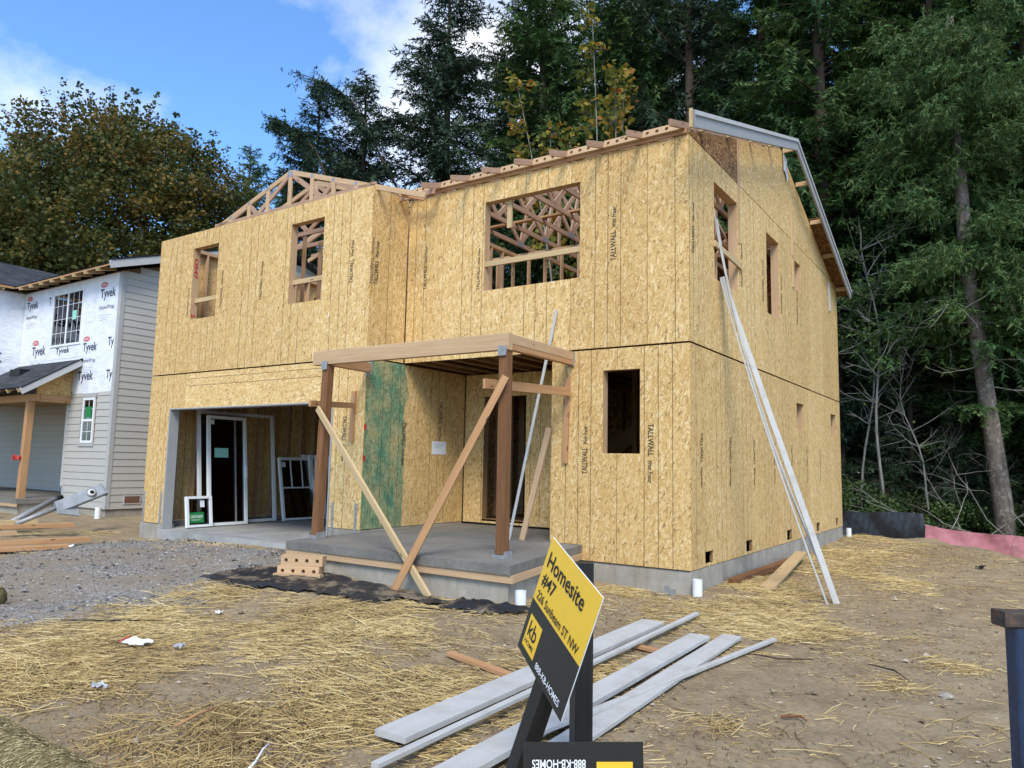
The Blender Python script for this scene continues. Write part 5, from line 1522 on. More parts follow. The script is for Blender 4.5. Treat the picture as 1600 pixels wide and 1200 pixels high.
board('barge_board', (NX+0.36, -0.12, 6.03), (NX+0.36, 5.2, 7.80), 0.03, 0.19, 'fascia_paint', NB)
board('drip_edge', (NX+0.37, -0.12, 6.155), (NX+0.37, 5.2, 7.925), 0.05, 0.035, 'rubber_black', NB)
xx = NX-0.35
while xx > -20.1:
    board('rafter_tail', (xx, -0.10, 6.01), (xx, NY, 6.13), 0.038, 0.10, 'pine', NB); xx -= 0.61
board('sub_fascia', (-20.2, -0.03, 6.075), (NX+0.3, -0.03, 6.075), 0.02, 0.05, 'fir', NB)
yy = -5.8
while yy < 0.0:
    board('rafter_tail', (-20.58, yy, 6.13), (-20.23, yy, 6.02), 0.038, 0.10, 'pine', NB); yy += 0.61
board('sub_fascia', (-20.21, -6.4, 6.075), (-20.21, -0.06, 6.075), 0.02, 0.06, 'fir', NB)
tube('roof_vent_pipe', [(NX-0.9, 3.1, 6.9), (NX-0.9, 3.1, 7.55)], [0.05, 0.05], 'galvanized', NB, n=10)
# porch roof of the neighbour
PRX = -16.88
slope('porch_roof', (-24, -0.98, 2.98), (PRX, -0.98, 2.98), (PRX, NY-0.012, 3.86), (-24, NY-0.012, 3.86), 0.04, 'shingles', NB, 7, 1.65)
box('roof_vent', -19.5, -18.9, -0.25, 0.0, 3.46, 3.64, 'rubber_black', NB)
board('barge_board', (PRX+0.02, -1.02, 2.865), (PRX+0.02, NY-0.03, 3.765), 0.03, 0.16, 'fascia_paint', NB)
board('drip_edge', (PRX+0.025, -1.02, 2.965), (PRX+0.025, NY-0.03, 3.865), 0.045, 0.03, 'rubber_black', NB)
nb_side = Wall((PRX-0.45, 0, 0), (0, 1, 0), (1, 0, 0))
nb_side.poly('osb_panel', [(-0.45, 2.88), (NY-0.01, 2.88), (NY-0.01, 3.62), (-0.45, 3.08)], 'osb', NB, n=0.0)
board('porch_beam', (-24, -0.42, 2.78), (PRX-0.42, -0.42, 2.78), 0.09, 0.19, 'fir', NB)
board('porch_beam', (PRX-0.47, -0.36, 2.78), (PRX-0.47, NY, 2.78), 0.09, 0.19, 'fir', NB)
xx = PRX-0.3
while xx > -22:
    board('rafter_tail', (xx, -0.96, 2.90), (xx, -0.3, 3.34), 0.038, 0.10, 'pine', NB); xx -= 0.61
box('porch_ceiling', -24, PRX-0.52, -0.36, 2.08, 2.87, 2.88, 'osb_stained', NB)
board('porch_post', (-17.72, -0.45, 0.2), (-17.62, -0.45, 2.68), 0.16, 0.16, 'fir', NB, hint=(0, 1, 0))
rb = crumple('rag', -17.75, -0.6, 0.14, 0.18, 1.0, 'text_red', 'small red rag tied to the neighbour porch post', 'rag', 0.05, 9)
rb.location.z = 1.18-g1(-17.75, -0.6)

# ------------------------------------------------------------------ lumber pile and electric meter at the left
LP = [((-10.9, -5.2, 0.06), (-10.05, -2.85, 0.06), 0.28, 0.04, 'fir', 'wide red marked board at the front of the left lumber pile'),
      ((-11.5, -5.2, 0.10), (-10.75, -2.15, 0.10), 0.19, 0.05, 'fir', 'long orange board in the left lumber pile, reaching farthest right'),
      ((-12.4, -5.0, 0.14), (-11.9, -2.9, 0.16), 0.14, 0.045, 'fir_pale', 'thin pale board in the middle of the left lumber pile'),
      ((-13.1, -4.9, 0.22), (-12.2, -1.75, 0.22), 0.19, 0.05, 'fir', 'orange board under the electric meter'),
      ((-14.0, -4.6, 0.22), (-13.3, -1.95, 0.22), 0.19, 0.05, 'pine', 'pale board at the back of the left lumber pile'),
      ((-14.3, -3.4, 0.05), (-14.0, -1.0, 0.05), 0.14, 0.04, 'fir_pale', 'short board nearest the neighbour porch')]
for a, b, w, th, m_, lb in LP:
    lone('lumber_board', (a[0], a[1], g1(a[0], a[1])+a[2]), (b[0], b[1], g1(b[0], b[1])+b[2]), w, th*1.6, m_, lb, 'board', 'boards in the left lumber pile')
text('lettering', '4 7', (-10.22, -3.35, g1(-10.2, -3.3)+0.096), (0.34, 0.94, 0), (-0.94, 0.34, 0), 0.3, 0.08, 'text_red', [o_ for o_ in bpy.data.objects if o_.name.startswith('lumber_board')][0], bold=0.02)
mt = empty('electric_meter', (-12.4, -2.3, g1(-12.4, -2.3)), 'grey electric meter box on a metal conduit lying on the lumber', 'meter')
m0 = Vector((-12.5, -2.62, 0.0)); m1_ = Vector((-12.62, -0.95, 0.62))
dm = (m1_-m0).normalized()
tube('conduit', [m0-dm*0.05, m0+dm*0.9], [0.045, 0.045], 'galvanized', mt, n=12)
bxm = board('meter_box', m0+dm*0.75, m0+dm*1.72, 0.25, 0.10, 'meter_grey', mt, hint=(0.75, -0.1, 0.55), ch=0.012)
nm_ = (Vector((0.75, -0.1, 0.55))-dm*Vector((0.75, -0.1, 0.55)).dot(dm)).normalized()
mc = m0+dm*1.45
tube('meter_dial', [mc+nm_*0.05, mc+nm_*0.075], [0.095, 0.095], 'galvanized', mt, n=16)
tube('meter_glass', [mc+nm_*0.075, mc+nm_*0.10], [0.078, 0.07], 'pvc', mt, n=14)
tube('meter_face', [mc+nm_*0.1005, mc+nm_*0.103], [0.045, 0.045], 'rubber_black', mt, n=14)
board('box_edge', m0+dm*1.72, m0+dm*1.76, 0.27, 0.12, 'galvanized', mt, hint=(0.75, -0.1, 0.55))
sdv = dm.cross(nm_)
board('box_lid', m0+dm*0.72+sdv*0.0+nm_*0.10-Vector((0, 0, 0.05)), m0+dm*1.18+nm_*0.10-Vector((0, 0, 0.28)), 0.26, 0.03, 'meter_grey', mt, hint=nm_)
pp = tube('conduit_pipe', [(-13.5, -2.5, g1(-13.5, -2.5)+0.12), (-13.9, -1.35, 0.36)], [0.06, 0.06], 'galvanized', n=12)
tag(pp, 'grey conduit pipe lying behind the electric meter', 'pipe')
tube('pipe_end', [(-13.9, -1.35, 0.36), (-13.95, -1.2, 0.39)], [0.062, 0.06], 'rubber_black', pp, n=12)

# ------------------------------------------------------------------ trees
def fir_proto(seed, H, L0, zlow, droop, dens, nl=0.20, wid=0.066, taper=0.7, mat='needles'):
    """returns (trunk mesh, crown mesh) around the origin"""
    rng = np.random.default_rng(seed)
    tv, tf = [], []
    npt = 16
    lean = rng.normal(0, 0.006, 2)
    pts = [(lean[0]*z_*math.sin(z_*0.2), lean[1]*z_, z_) for z_ in np.linspace(-0.5, H, npt)]
    r0_ = H*0.0125+0.06
    rad = [r0_*(1-0.93*i/(npt-1))*(1.25 if i == 0 else 1) for i in range(npt)]
    vs, fs = tube_geo(pts, rad, 12, True, 0.08)
    bv, bf = list(vs), list(fs)
    T = []; tint = []
    z_ = zlow
    while z_ < H-0.25:
        f = (z_-zlow)/(H-zlow)
        nb = max(3, int(rng.integers(4, 6)*dens*(1 if f < 0.8 else 0.8)))
        for b in range(nb):
            az = rng.uniform(0, 6.283)
            Lb = L0*(1-f)**taper*rng.uniform(0.55, 1.12)*(0.75+0.25*min(1, f*6+0.3))+0.25
            rise = rng.normal(0.16, 0.10)+0.45*f
            dr = droop*rng.uniform(0.6, 1.4)*(1-0.6*f)
            zz = z_+rng.uniform(-0.2, 0.2)
            m = max(4, int(Lb/0.35))
            t_ = np.linspace(0, 1, m+1)
            hx = t_*Lb*np.cos(0.2*t_)
            hz = rise*hx - dr*Lb*t_**2 + 0.22*dr*Lb*t_**4
            side_b = rng.normal(0, 0.08)*Lb*t_**2
            ca, sa = math.cos(az), math.sin(az)
            P = np.stack([ca*hx-sa*side_b, sa*hx+ca*side_b, zz+hz], 1)
            q_, g_ = tube_geo([tuple(p) for p in P[::max(1, m//4)]], list(np.linspace(0.012+Lb*0.009, 0.006, len(P[::max(1, m//4)]))), 4, False)
            o = len(bv); bv += q_; bf += [tuple(i+o for i in w) for w in g_]
            # branchlets
            ns = int(Lb/0.082)
            btint = rng.uniform(0.12, 0.72)
            up_ = np.array((0, 0, 1.0))
            ft = np.clip(0.10+0.90*(np.arange(ns)+rng.random(ns))/ns, 0, 0.999)
            ii = np.minimum((ft*m).astype(int), m-1); fr = (ft*m-ii)[:, None]
            base = P[ii]*(1-fr)+P[ii+1]*fr
            d = P[ii+1]-P[ii]; d /= np.linalg.norm(d, axis=1)[:, None]+1e-9
            sd = np.where(np.arange(ns) % 2, 1.0, -1.0)[:, None]
            lat = np.cross(d, up_); lat /= np.linalg.norm(lat, axis=1)[:, None]+1e-9
            ll = np.minimum((0.24+0.20*Lb*(1-ft)**0.7*np.minimum(1, ft*4))*rng.uniform(0.6, 1.3, ns), 1.3)
            w = d*0.62+lat*sd*0.78; w[:, 2] += rng.normal(-0.22, 0.2, ns)
            hang = rng.random(ns) < 0.25
            w[hang] = d[hang]*0.5+lat[hang]*sd[hang]*0.25+np.array((0, 0, -0.85))
            w /= np.linalg.norm(w, axis=1)[:, None]
            nn = np.maximum(3, (ll/0.042).astype(int))
            k_ = np.repeat(np.arange(ns), nn)
            tot = len(k_)
            st = np.cumsum(nn)-nn
            jj = np.arange(tot)-st[k_]
            tt = (jj+rng.random(tot)*0.7)/nn[k_]
            W_ = w[k_]
            pp_ = base[k_]+W_*(tt*ll[k_])[:, None]
            pp_[:, 2] -= 0.24*ll[k_]*tt**2
            lat2 = np.cross(W_, up_); lat2 /= np.linalg.norm(lat2, axis=1)[:, None]+1e-9
            upv = np.cross(lat2, W_)
            sg = np.where(jj % 2 == 0, 1.0, -1.0)
            nd = W_*0.75+lat2*(sg*rng.uniform(0.35, 1.0, tot))[:, None]+upv*rng.normal(-0.08, 0.42, tot)[:, None]
            nd /= np.linalg.norm(nd, axis=1)[:, None]
            ln = nl*rng.uniform(0.65, 1.5, tot)*(1-0.35*tt)
            wv = np.cross(nd, upv+rng.normal(0, 0.4, (tot, 3))); wv /= np.linalg.norm(wv, axis=1)[:, None]+1e-9
            hw_ = (wid*rng.uniform(0.7, 1.3, tot)/2)[:, None]
            T.append(np.stack([pp_-wv*hw_, pp_+wv*hw_, pp_+nd*ln[:, None]], 1))
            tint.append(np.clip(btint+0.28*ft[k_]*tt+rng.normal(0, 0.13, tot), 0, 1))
        z_ += rng.uniform(0.26, 0.48)*(1 if f < 0.6 else 0.8)
    tm = mesh('trunk', bv, bf, 'fir_bark', smooth=True)
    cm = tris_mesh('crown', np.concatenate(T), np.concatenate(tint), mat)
    return tm, cm
PROTO = {
 'dense': fir_proto(21, 24, 4.6, 2.2, 0.34, 1.15),
 'open': fir_proto(22, 23, 4.2, 2.5, 0.28, 0.72, mat='needles_blue_backlit'),
 'high': fir_proto(23, 24, 4.4, 5.2, 0.42, 0.95),
 'spire': fir_proto(25, 23, 5.0, 1.5, 0.27, 1.15, mat='needles_blue_backlit'),
 'young': fir_proto(24, 11, 2.6, 0.3, 0.22, 1.2, nl=0.15, wid=0.05, mat='needles_blue_backlit'),
}
def fir(kind, x, y, s, rot, label, group=None, sz=None, tilt=(0, 0), z=None):
    tm, cm = PROTO[kind]
    zb = (g1(x, y) if z is None else z)-0.1
    root = empty('fir_tree', (x, y, zb), label, 'tree', group)
    M = Matrix.Translation((x, y, zb)) @ Matrix.Rotation(tilt[0], 4, 'X') @ Matrix.Rotation(tilt[1], 4, 'Y') @ Matrix.Rotation(rot, 4, 'Z') @ Matrix.Diagonal((s, s, sz or s, 1))
    link('trunk', tm, root, M); link('crown', cm, root, M)
    return root
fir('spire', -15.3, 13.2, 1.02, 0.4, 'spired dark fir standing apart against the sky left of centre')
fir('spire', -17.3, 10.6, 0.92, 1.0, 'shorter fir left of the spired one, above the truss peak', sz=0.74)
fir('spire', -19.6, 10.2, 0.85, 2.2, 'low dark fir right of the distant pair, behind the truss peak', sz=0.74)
fir('dense', -12.6, 16.6, 1.15, 2.0, 'big dense fir right of the spired fir')
fir('spire', -14.8, 18.6, 1.12, 0.9, 'fir filling the gap between the spired fir and the big dense one')
fir('dense', -9.0, 18.5, 1.2, 3.9, 'tall fir behind the yellow young maple')
fir('open', -6.4, 16.8, 1.15, 2.6, 'open branched fir over the middle of the house')
fir('dense', -4.2, 18.6, 1.15, 5.0, 'dense fir behind the near end of the roof ridge')
fir('high', -1.5, 16.4, 1.1, 1.2, 'dark fir just right of the gable')
fir('dense', 0.8, 19.5, 1.15, 0.3, 'broad fir behind the leaning trunk, left side')
fir('high', 1.75, 17.4, 1.0, 4.4, 'fir with a straight bare trunk left of the leaning tree')
fir('dense', 4.3, 17.0, 1.05, 2.9, 'fir with low drooping boughs at the right edge')
fir('open', 6.6, 20.5, 1.2, 5.6, 'fir at the far right edge of the frame')
BR = [(-18.0, 19.0), (-17.6, 15.8), (-13.4, 25.5), (-11.2, 20.8), (-15.6, 28), (-16.4, 24.5), (-10.6, 24), (-7.2, 23.0), (-4.0, 24.5), (-1.2, 22.4), (2.2, 23.6), (5.2, 24.6), (8.6, 23), (-13.0, 29), (-8.6, 29), (-5.0, 30), (-2.0, 28.6), (1.0, 29.5), (4.4, 30), (8.0, 29), (11.5, 26), (-1.6, 35), (2.6, 36), (6.5, 36), (10.5, 34), (-6.5, 36), (-11, 36)]
kinds = ['dense', 'open', 'dense', 'high']
for i, (x, y) in enumerate(BR):
    fir(kinds[i % 4] if i > 1 else 'spire', x, y, (R_.uniform(0.95, 1.25) if i > 1 else 0.66), R_.uniform(0, 6.28), 'dark fir in the crowded rows deep in the wood', 'firs deep in the wood')
for x, y, s, lb in ((-34.2, 17.5, 1.98, 'left one of two small distant firs beyond the maple'), (-34.4, 20.2, 1.95, 'right one of two small distant firs beyond the maple')):
    fir('dense', x, y, s*0.44, x, lb)
for q, (x, y, s_, lb) in enumerate(((-0.9, 15.2, 0.55, 'half grown fir close behind the far house corner'), (0.9, 16.0, 0.62, 'half grown fir behind the thin alders'), (2.6, 16.3, 0.5, 'half grown fir behind the foot of the leaning trunk'), (5.0, 15.6, 0.6, 'half grown fir at the right edge behind the pink fence'), (-2.6, 14.2, 0.7, 'half grown fir mostly hidden behind the house'))):
    fir('young', x, y, s_*1.15, q*1.3, lb)
fir('young', 0.2, 14.6, 0.36, 0.5, 'low young fir behind the black silt fence')
fir('young', 2.0, 15.0, 0.34, 1.5, 'low young fir behind the pink silt fence')
fir('young', -1.2, 13.4, 0.30, 2.5, 'lowest young fir beside the far house corner')

# bent leader: a bough that arches out to the left, from the shorter fir
def bough(P, L, seed, label):
    rng = np.random.default_rng(seed)
    P = np.array(P, float)
    root = empty('fir_bough', tuple(P[0]), label, 'bough')
    m = 24
    tt = np.linspace(0, 1, m)
    seg = np.linspace(0, 1, len(P))
    C_ = np.stack([np.interp(tt, seg, P[:, k]) for k in range(3)], 1)
    for _ in range(3): C_[1:-1] = (C_[:-2]+2*C_[1:-1]+C_[2:])/4
    vs, fs = tube_geo([tuple(p) for p in C_], list(np.linspace(0.06, 0.012, m)), 6)
    add('stem', vs, fs, 'fir_bark', root, smooth=True)
    T, tint = [], []
    nodes = np.sort(rng.uniform(0.34, 1.0, 20))
    for s in range(230):
        f = min(0.999, nodes[rng.integers(0, 20)]+rng.normal(0, 0.004))
        i = min(int(f*(m-1)), m-2)
        b = C_[i]+(C_[i+1]-C_[i])*rng.random()
        d = C_[i+1]-C_[i]; d /= np.linalg.norm(d)
        w = d*0.5+rng.normal(0, 0.34, 3)+np.array((0, 0, -0.62)); w /= np.linalg.norm(w)
        ll = rng.uniform(0.3, 0.95)*(1-0.3*f)
        nn = int(ll/0.03)
        t_ = rng.random(nn)
        p = b+np.outer(t_*ll, w)
        nd = w[None]*0.7+rng.normal(0, 0.6, (nn, 3)); nd /= np.linalg.norm(nd, axis=1)[:, None]
        wv = np.cross(nd, rng.normal(0, 1, 3)); wv /= np.linalg.norm(wv, axis=1)[:, None]
        ln = 0.14*rng.uniform(0.7, 1.4, nn)[:, None]
        T.append(np.stack([p, p+nd*ln/2+wv*0.022, p+nd*ln, p+nd*ln/2-wv*0.022], 1)); tint.append(rng.uniform(0.1, 0.6, nn))
    link('foliage', tris_mesh('foliage', np.concatenate(T), np.concatenate(tint), 'needles_blue_backlit'), root)
bough([(-15.5, 11.9, 10.6), (-15.75, 10.6, 12.0), (-15.96, 9.98, 12.99), (-16.34, 9.55, 14.2), (-16.77, 9.16, 14.95), (-17.44, 8.63, 15.5), (-18.39, 7.94, 15.85)], 5, 3, 'arching fir bough sticking out to the left against blue sky')
bough([(-16.68, 8.5, 10.6), (-17.0, 8.1, 12.3), (-17.54, 7.64, 13.15), (-18.26, 7.1, 13.6)], 3, 4, 'lower drooping fir bough against the sky beside the maple')

# the big maple
def branch_tree(rng, base, H, spread, levels, r0, bv, bf, ends, up0=1.0):
    def rec(p, d, L, r, lv):
        n = 5
        pts = [p]
        for i in range(n):
            d = d+rng.normal(0, 0.10, 3)+np.array((0, 0, 0.03)); d /= np.linalg.norm(d)
            pts.append(pts[-1]+d*L/n)
        vs, fs = tube_geo([tuple(q) for q in pts], list(np.linspace(r, r*0.55, n+1)), 6 if lv < 2 else 4, False)
        o = len(bv); bv.extend(vs); bf.extend([tuple(i+o for i in w) for w in fs])
        if lv >= levels:
            ends.append(pts[-1]); ends.append(pts[3]); return
        k = rng.integers(3, 5)
        for j in range(k):
            a = rng.normal(0, spread, 3); nd = d+a+np.array((0, 0, 0.12)); nd /= np.linalg.norm(nd)
            rec(pts[-1] if j < 2 else pts[rng.integers(2, 5)], nd, L*rng.uniform(0.6, 0.85), r*0.55, lv+1)
    rec(np.array(base, float), np.array((0, 0, 1.0)), H, r0, 0)
def leaves(rng, centers, per, rad, size, tint_fn):
    C_ = np.repeat(centers, per, 0)
    n = len(C_)
    off = rng.normal(0, 1, (n, 3)); off *= (rad*rng.random(n)**0.5/np.linalg.norm(off, axis=1))[:, None]; off[:, 2] *= 0.75
    P = C_+off
    a = rng.normal(0, 1, (n, 3)); a[:, 2] *= 0.6; a /= np.linalg.norm(a, axis=1)[:, None]
    b = np.cross(a, rng.normal(0, 1, (n, 3))); b /= np.linalg.norm(b, axis=1)[:, None]
    s = (size*rng.uniform(0.6, 1.3, n))[:, None]
    T = np.stack([P-a*s*0.5, P+b*s*0.45+a*s*0.05, P+a*s*0.6, P-b*s*0.45+a*s*0.05], 1)
    return T, np.clip(tint_fn(P, np.repeat(rng.random(len(centers)), per))+rng.normal(0, 0.12, n), 0, 1)
def maple(x, y, H, rx, label, seed, ncl, per, size, mat, zc=0.55, z=None):
    rng = np.random.default_rng(seed)
    zb = g1(x, y)
    root = empty('maple_tree', (x, y, zb), label, 'tree')
    bv, bf, ends = [], [], []
    branch_tree(rng, (x, y, zb-0.3), H*0.26, 0.5, 4, H*0.022, bv, bf, ends)
    # crown: lumps on a lobed dome
    th = rng.uniform(0, 6.283, ncl); u = rng.uniform(-0.55, 1, ncl)
    rr = rng.uniform(0.35, 1.0, ncl)**0.45
    lob = 1+0.13*np.sin(3*th+seed)+0.10*np.sin(7*th+2*u*3)
    hz = H*zc; hr = H*(1-zc)
    cs = np.stack([x+rx*lob*rr*np.sqrt(1-np.clip(u, -1, 1)**2*0.96)*np.cos(th), y+rx*lob*rr*np.sqrt(1-np.clip(u, -1, 1)**2*0.96)*np.sin(th), zb+hz+hr*rr*u*np.where(u > 0, 1, 0.75)], 1)
    # spiky shoots at the top
    ex = []
    for i in range(46):
        a = rng.uniform(0, 6.283); q = rng.uniform(0, 0.9)**0.7
        b = np.array((x+rx*q*math.cos(a), y+rx*q*math.sin(a), zb+hz+hr*math.sqrt(max(0, 1-q*q))*0.92))
        d = np.array((0.25*math.cos(a)*q, 0.25*math.sin(a)*q, 1.0))
        for s in np.linspace(0, rng.uniform(0.8, 2.0), 5): ex.append(b+d*s)
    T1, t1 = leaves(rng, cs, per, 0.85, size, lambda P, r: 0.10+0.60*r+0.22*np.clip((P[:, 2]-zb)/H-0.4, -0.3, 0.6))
    T2, t2 = leaves(rng, np.array(ex), 16, 0.24, size, lambda P, r: 0.10+0.30*r)
    add('trunk', bv, bf, 'fir_bark', root, smooth=True)
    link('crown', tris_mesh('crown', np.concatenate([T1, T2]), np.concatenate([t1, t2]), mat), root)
maple(-31.0, 8.4, 17.4, 6.6, 'big brownish green maple filling the left above the neighbour roof', 31, 1300, 120, 0.145, 'maple_leaf')
maple(-37.5, 5.0, 14.5, 5.5, 'second maple at the left edge behind the big one', 32, 480, 90, 0.22, 'maple_leaf')
maple(-27.0, 15.0, 12.0, 4.6, 'smaller maple filling in right of the big one', 33, 420, 90, 0.20, 'maple_leaf')

# young yellow maple behind the roof
rng = np.random.default_rng(44)
ymx, ymy = -8.3, 11.9
ym = empty('young_maple', (ymx, ymy, g1(ymx, ymy)), 'slender young maple with yellowing leaves rising behind the roof', 'tree')
bv, bf, cs = [], [], []
for i in range(7):
    a = i*0.9+rng.uniform(0, 0.8); q = rng.uniform(0.9, 2.6)
    top = np.array((ymx+q*math.cos(a)*1.15, ymy+q*math.sin(a)*0.7, rng.uniform(12.4, 15.4)))
    b = np.array((ymx+0.3*math.cos(a), ymy+0.3*math.sin(a), -0.6))
    P = [b+(top-b)*t_+np.array((math.sin(t_*3)*0.2, 0, 0))*q for t_ in np.linspace(0, 1, 10)]
    vs, fs = tube_geo([tuple(p) for p in P], list(np.linspace(0.06, 0.010, 10)), 6, False); o = len(bv); bv += vs; bf += [tuple(k+o for k in w) for w in fs]
    for t_ in np.linspace(0.62, 1.0, 8):
        p = b+(top-b)*t_
        for _ in range(3):
            d = rng.normal(0, 1, 3); d[2] = abs(d[2])*0.5; d /= np.linalg.norm(d); l_ = rng.uniform(0.4, 1.5)*(1.25-t_)*1.5
            e_ = p+d*l_
            vs, fs = tube_geo([tuple(p), tuple(p+d*l_*0.5+np.array((0, 0, 0.05))), tuple(e_)], [0.012, 0.009, 0.005], 4, False); o = len(bv); bv += vs; bf += [tuple(k+o for k in w) for w in fs]
            cs += [e_, p+d*l_*0.6, p]
add('trunk', bv, bf, 'alder_bark', ym, smooth=True)
T, tv = leaves(rng, np.array(cs), 6, 0.34, 0.19, lambda P, r: 0.0+0.95*r)
link('crown', tris_mesh('crown', T, tv, 'young_maple_leaf'), ym)

# leaning grey trunk at the right
lt = empty('leaning_tree', (3.2, 14.3, g1(3.2, 14.3)), 'leaning bare grey tree trunk at the right behind the pink fence', 'tree')
P = [Vector((3.22, 14.3, -1.2)), Vector((3.16, 14.25, 0.6)), Vector((3.0, 14.1, 2.6)), Vector((2.82, 13.9, 4.6)), Vector((2.66, 13.7, 6.4)), Vector((2.6, 13.6, 8.2)), Vector((2.55, 13.6, 11)), Vector((2.5, 13.6, 14))]
vs, fs = tube_geo(P, [0.27, 0.235, 0.21, 0.195, 0.185, 0.17, 0.13, 0.09], 16, True, 0.06)
add('trunk', vs, fs, 'grey_bark', lt, smooth=True)
def twigs(rng, p, d, L, r, lv, bv, bf, maxlv=3, bend=0.22):
    n = 5
    pts = [np.array(p, float)]
    d = np.array(d, float)
    for i in range(n):
        d = d+rng.normal(0, bend, 3)*0.5; d /= np.linalg.norm(d)
        pts.append(pts[-1]+d*L/n)
    vs, fs = tube_geo([tuple(q) for q in pts], list(np.linspace(r, r*0.45, n+1)), 5 if lv < 2 else 3, False)
    o = len(bv); bv.extend(vs); bf.extend([tuple(i+o for i in w) for w in fs])
    if lv >= maxlv: return pts
    for j in range(rng.integers(2, 5)):
        nd = d+rng.normal(0, 0.55, 3); nd /= np.linalg.norm(nd)
        twigs(rng, pts[rng.integers(2, n+1)], nd, L*rng.uniform(0.4, 0.7), r*0.5, lv+1, bv, bf, maxlv, bend)
    return pts
rng = np.random.default_rng(61)
bv, bf = [], []
lt_T, lt_t = [], []
for z_ in np.concatenate([rng.uniform(2.6, 5, 6), rng.uniform(5.2, 13.5, 84)]):
    f = np.interp(z_, [p.z for p in P], range(len(P))); i = min(int(f), len(P)-2); b = np.array(P[i].lerp(P[i+1], f-i))
    a = rng.uniform(0, 6.283); L = rng.uniform(0.5, 1.3) if z_ < 5.2 else rng.uniform(1.0, 3.0)
    d = np.array((math.cos(a), math.sin(a), rng.uniform(-0.35, 0.05)))
    pts = twigs(rng, b, d, L, 0.018, 1, bv if (z_ < 6.5) else [], bf if (z_ < 6.5) else [], 2)
    if z_ > 5.2:
        for k in range(int(L*34)):
            q = pts[rng.integers(1, 6)]+rng.normal(0, 0.16, 3)
            w = d*0.4+rng.normal(0, 0.4, 3)+np.array((0, 0, -0.5)); w /= np.linalg.norm(w); ll = rng.uniform(0.25, 0.6); nn = 14
            t_ = rng.random(nn); p = q+np.outer(t_*ll, w); nd = w[None]*0.7+rng.normal(0, 0.5, (nn, 3)); nd /= np.linalg.norm(nd, axis=1)[:, None]
            wv = np.cross(nd, rng.normal(0, 1, 3)); wv /= np.linalg.norm(wv, axis=1)[:, None]; ln = 0.14*rng.uniform(0.7, 1.4, nn)[:, None]
            lt_T.append(np.stack([p-wv*0.02, p+wv*0.02, p+nd*ln], 1)); lt_t.append(np.clip(rng.normal(0.6, 0.25, nn), 0, 1))
add('branch', bv, bf, 'dead_wood', lt, smooth=True)
link('crown', tris_mesh('crown', np.concatenate(lt_T), np.concatenate(lt_t), 'needles'), lt)

# thin alders right of the house
def alder(base, top, r, label, seed, nleaf=60):
    rng = np.random.default_rng(seed)
    root = empty('alder_tree', base, label, 'tree')
    b = np.array(base, float); tp_ = np.array(top, float)
    P = [b+(tp_-b)*t_+np.array((math.sin(t_*9+seed), math.cos(t_*7), 0))*0.07*t_*3 for t_ in np.linspace(0, 1, 12)]
    bv, bf = tube_geo([tuple(p) for p in P], list(np.linspace(r, r*0.3, 12)), 7, False)
    bv = list(bv); bf = list(bf); cs = []
    for i in range(5, 12):
        for _ in range(3):
            d = rng.normal(0, 1, 3); d[2] = abs(d[2])*0.7+0.2; d /= np.linalg.norm(d)
            pt_ = twigs(rng, P[i], d, rng.uniform(0.5, 1.3), r*0.4, 1, bv, bf, 2)
            if i > 6: cs += [pt_[-1], pt_[3]]
    add('trunk', bv, bf, 'alder_bark', root, smooth=True)
    T, tv = leaves(rng, np.array(cs), nleaf//3, 0.38, 0.085, lambda P_, r_: 0.15+0.7*r_)
    link('crown', tris_mesh('crown', T, tv, 'shrub_leaf'), root)
alder((0.45, 13.6, -0.5), (0.3, 13.2, 7.6), 0.05, 'thin pale alder stem right of the house, kinked one', 71)
alder((-0.25, 13.9, -0.5), (0.42, 13.6, 6.4), 0.04, 'thin pale alder stem nearest the house corner', 72)
alder((1.6, 14.3, -0.6), (0.9, 14.0, 4.2), 0.035, 'bare pale forked stem between alder and straight trunk', 73, 12)

def shrub(x, y, r, h_, label, seed, mat='shrub_leaf', n=70, size=0.085):
    rng = np.random.default_rng(seed)
    zb = g1(x, y)
    root = empty('shrub', (x, y, zb), label, 'shrub')
    bv, bf, cs = [], [], []
    for i in range(11):
        a = rng.uniform(0, 6.283); d = np.array((math.cos(a)*0.7, math.sin(a)*0.7, 1.0)); d /= np.linalg.norm(d)
        twigs(rng, (x+0.1*math.cos(a), y+0.1*math.sin(a), zb-0.1), d, h_*0.8, 0.014, 1, bv, bf, 3)
    for i in range(n):
        a = rng.uniform(0, 6.283); q = r*math.sqrt(rng.random()); cs.append((x+q*math.cos(a), y+q*math.sin(a), zb+h_*rng.uniform(0.1, 1)*(1-0.5*(q/r)**2)))
    add('stem', bv, bf, 'fir_bark', root, smooth=True)
    T, tv = leaves(rng, np.array(cs), 70, 0.34, size, lambda P_, r_: 0.05+0.75*r_)
    link('foliage', tris_mesh('foliage', T, tv, mat), root)
for i, (x, y, r, h_, lb) in enumerate(((-0.3, 13.2, 1.1, 1.5, 'bushy green shrub behind the black fence by the house corner'), (1.2, 14.6, 1.1, 1.3, 'green shrub behind the end of the black fence'), (2.5, 15.2, 1.2, 1.5, 'tangled green shrub left of the leaning trunk'), (4.3, 15.0, 1.1, 1.4, 'light green shrub right of the leaning trunk'), (6.0, 15.4, 1.3, 1.5, 'shrub at the right frame edge behind the pink fence'), (-1.8, 15.5, 1.5, 2.6, 'tall leafy shrub hidden partly by the house corner'), (0.6, 16.4, 1.4, 2.4, 'tall leafy shrub beneath the alders'), (3.4, 17.5, 1.6, 2.6, 'dark shrub deep behind the leaning trunk'))):
    shrub(x, y, r, h_, lb, 80+i)
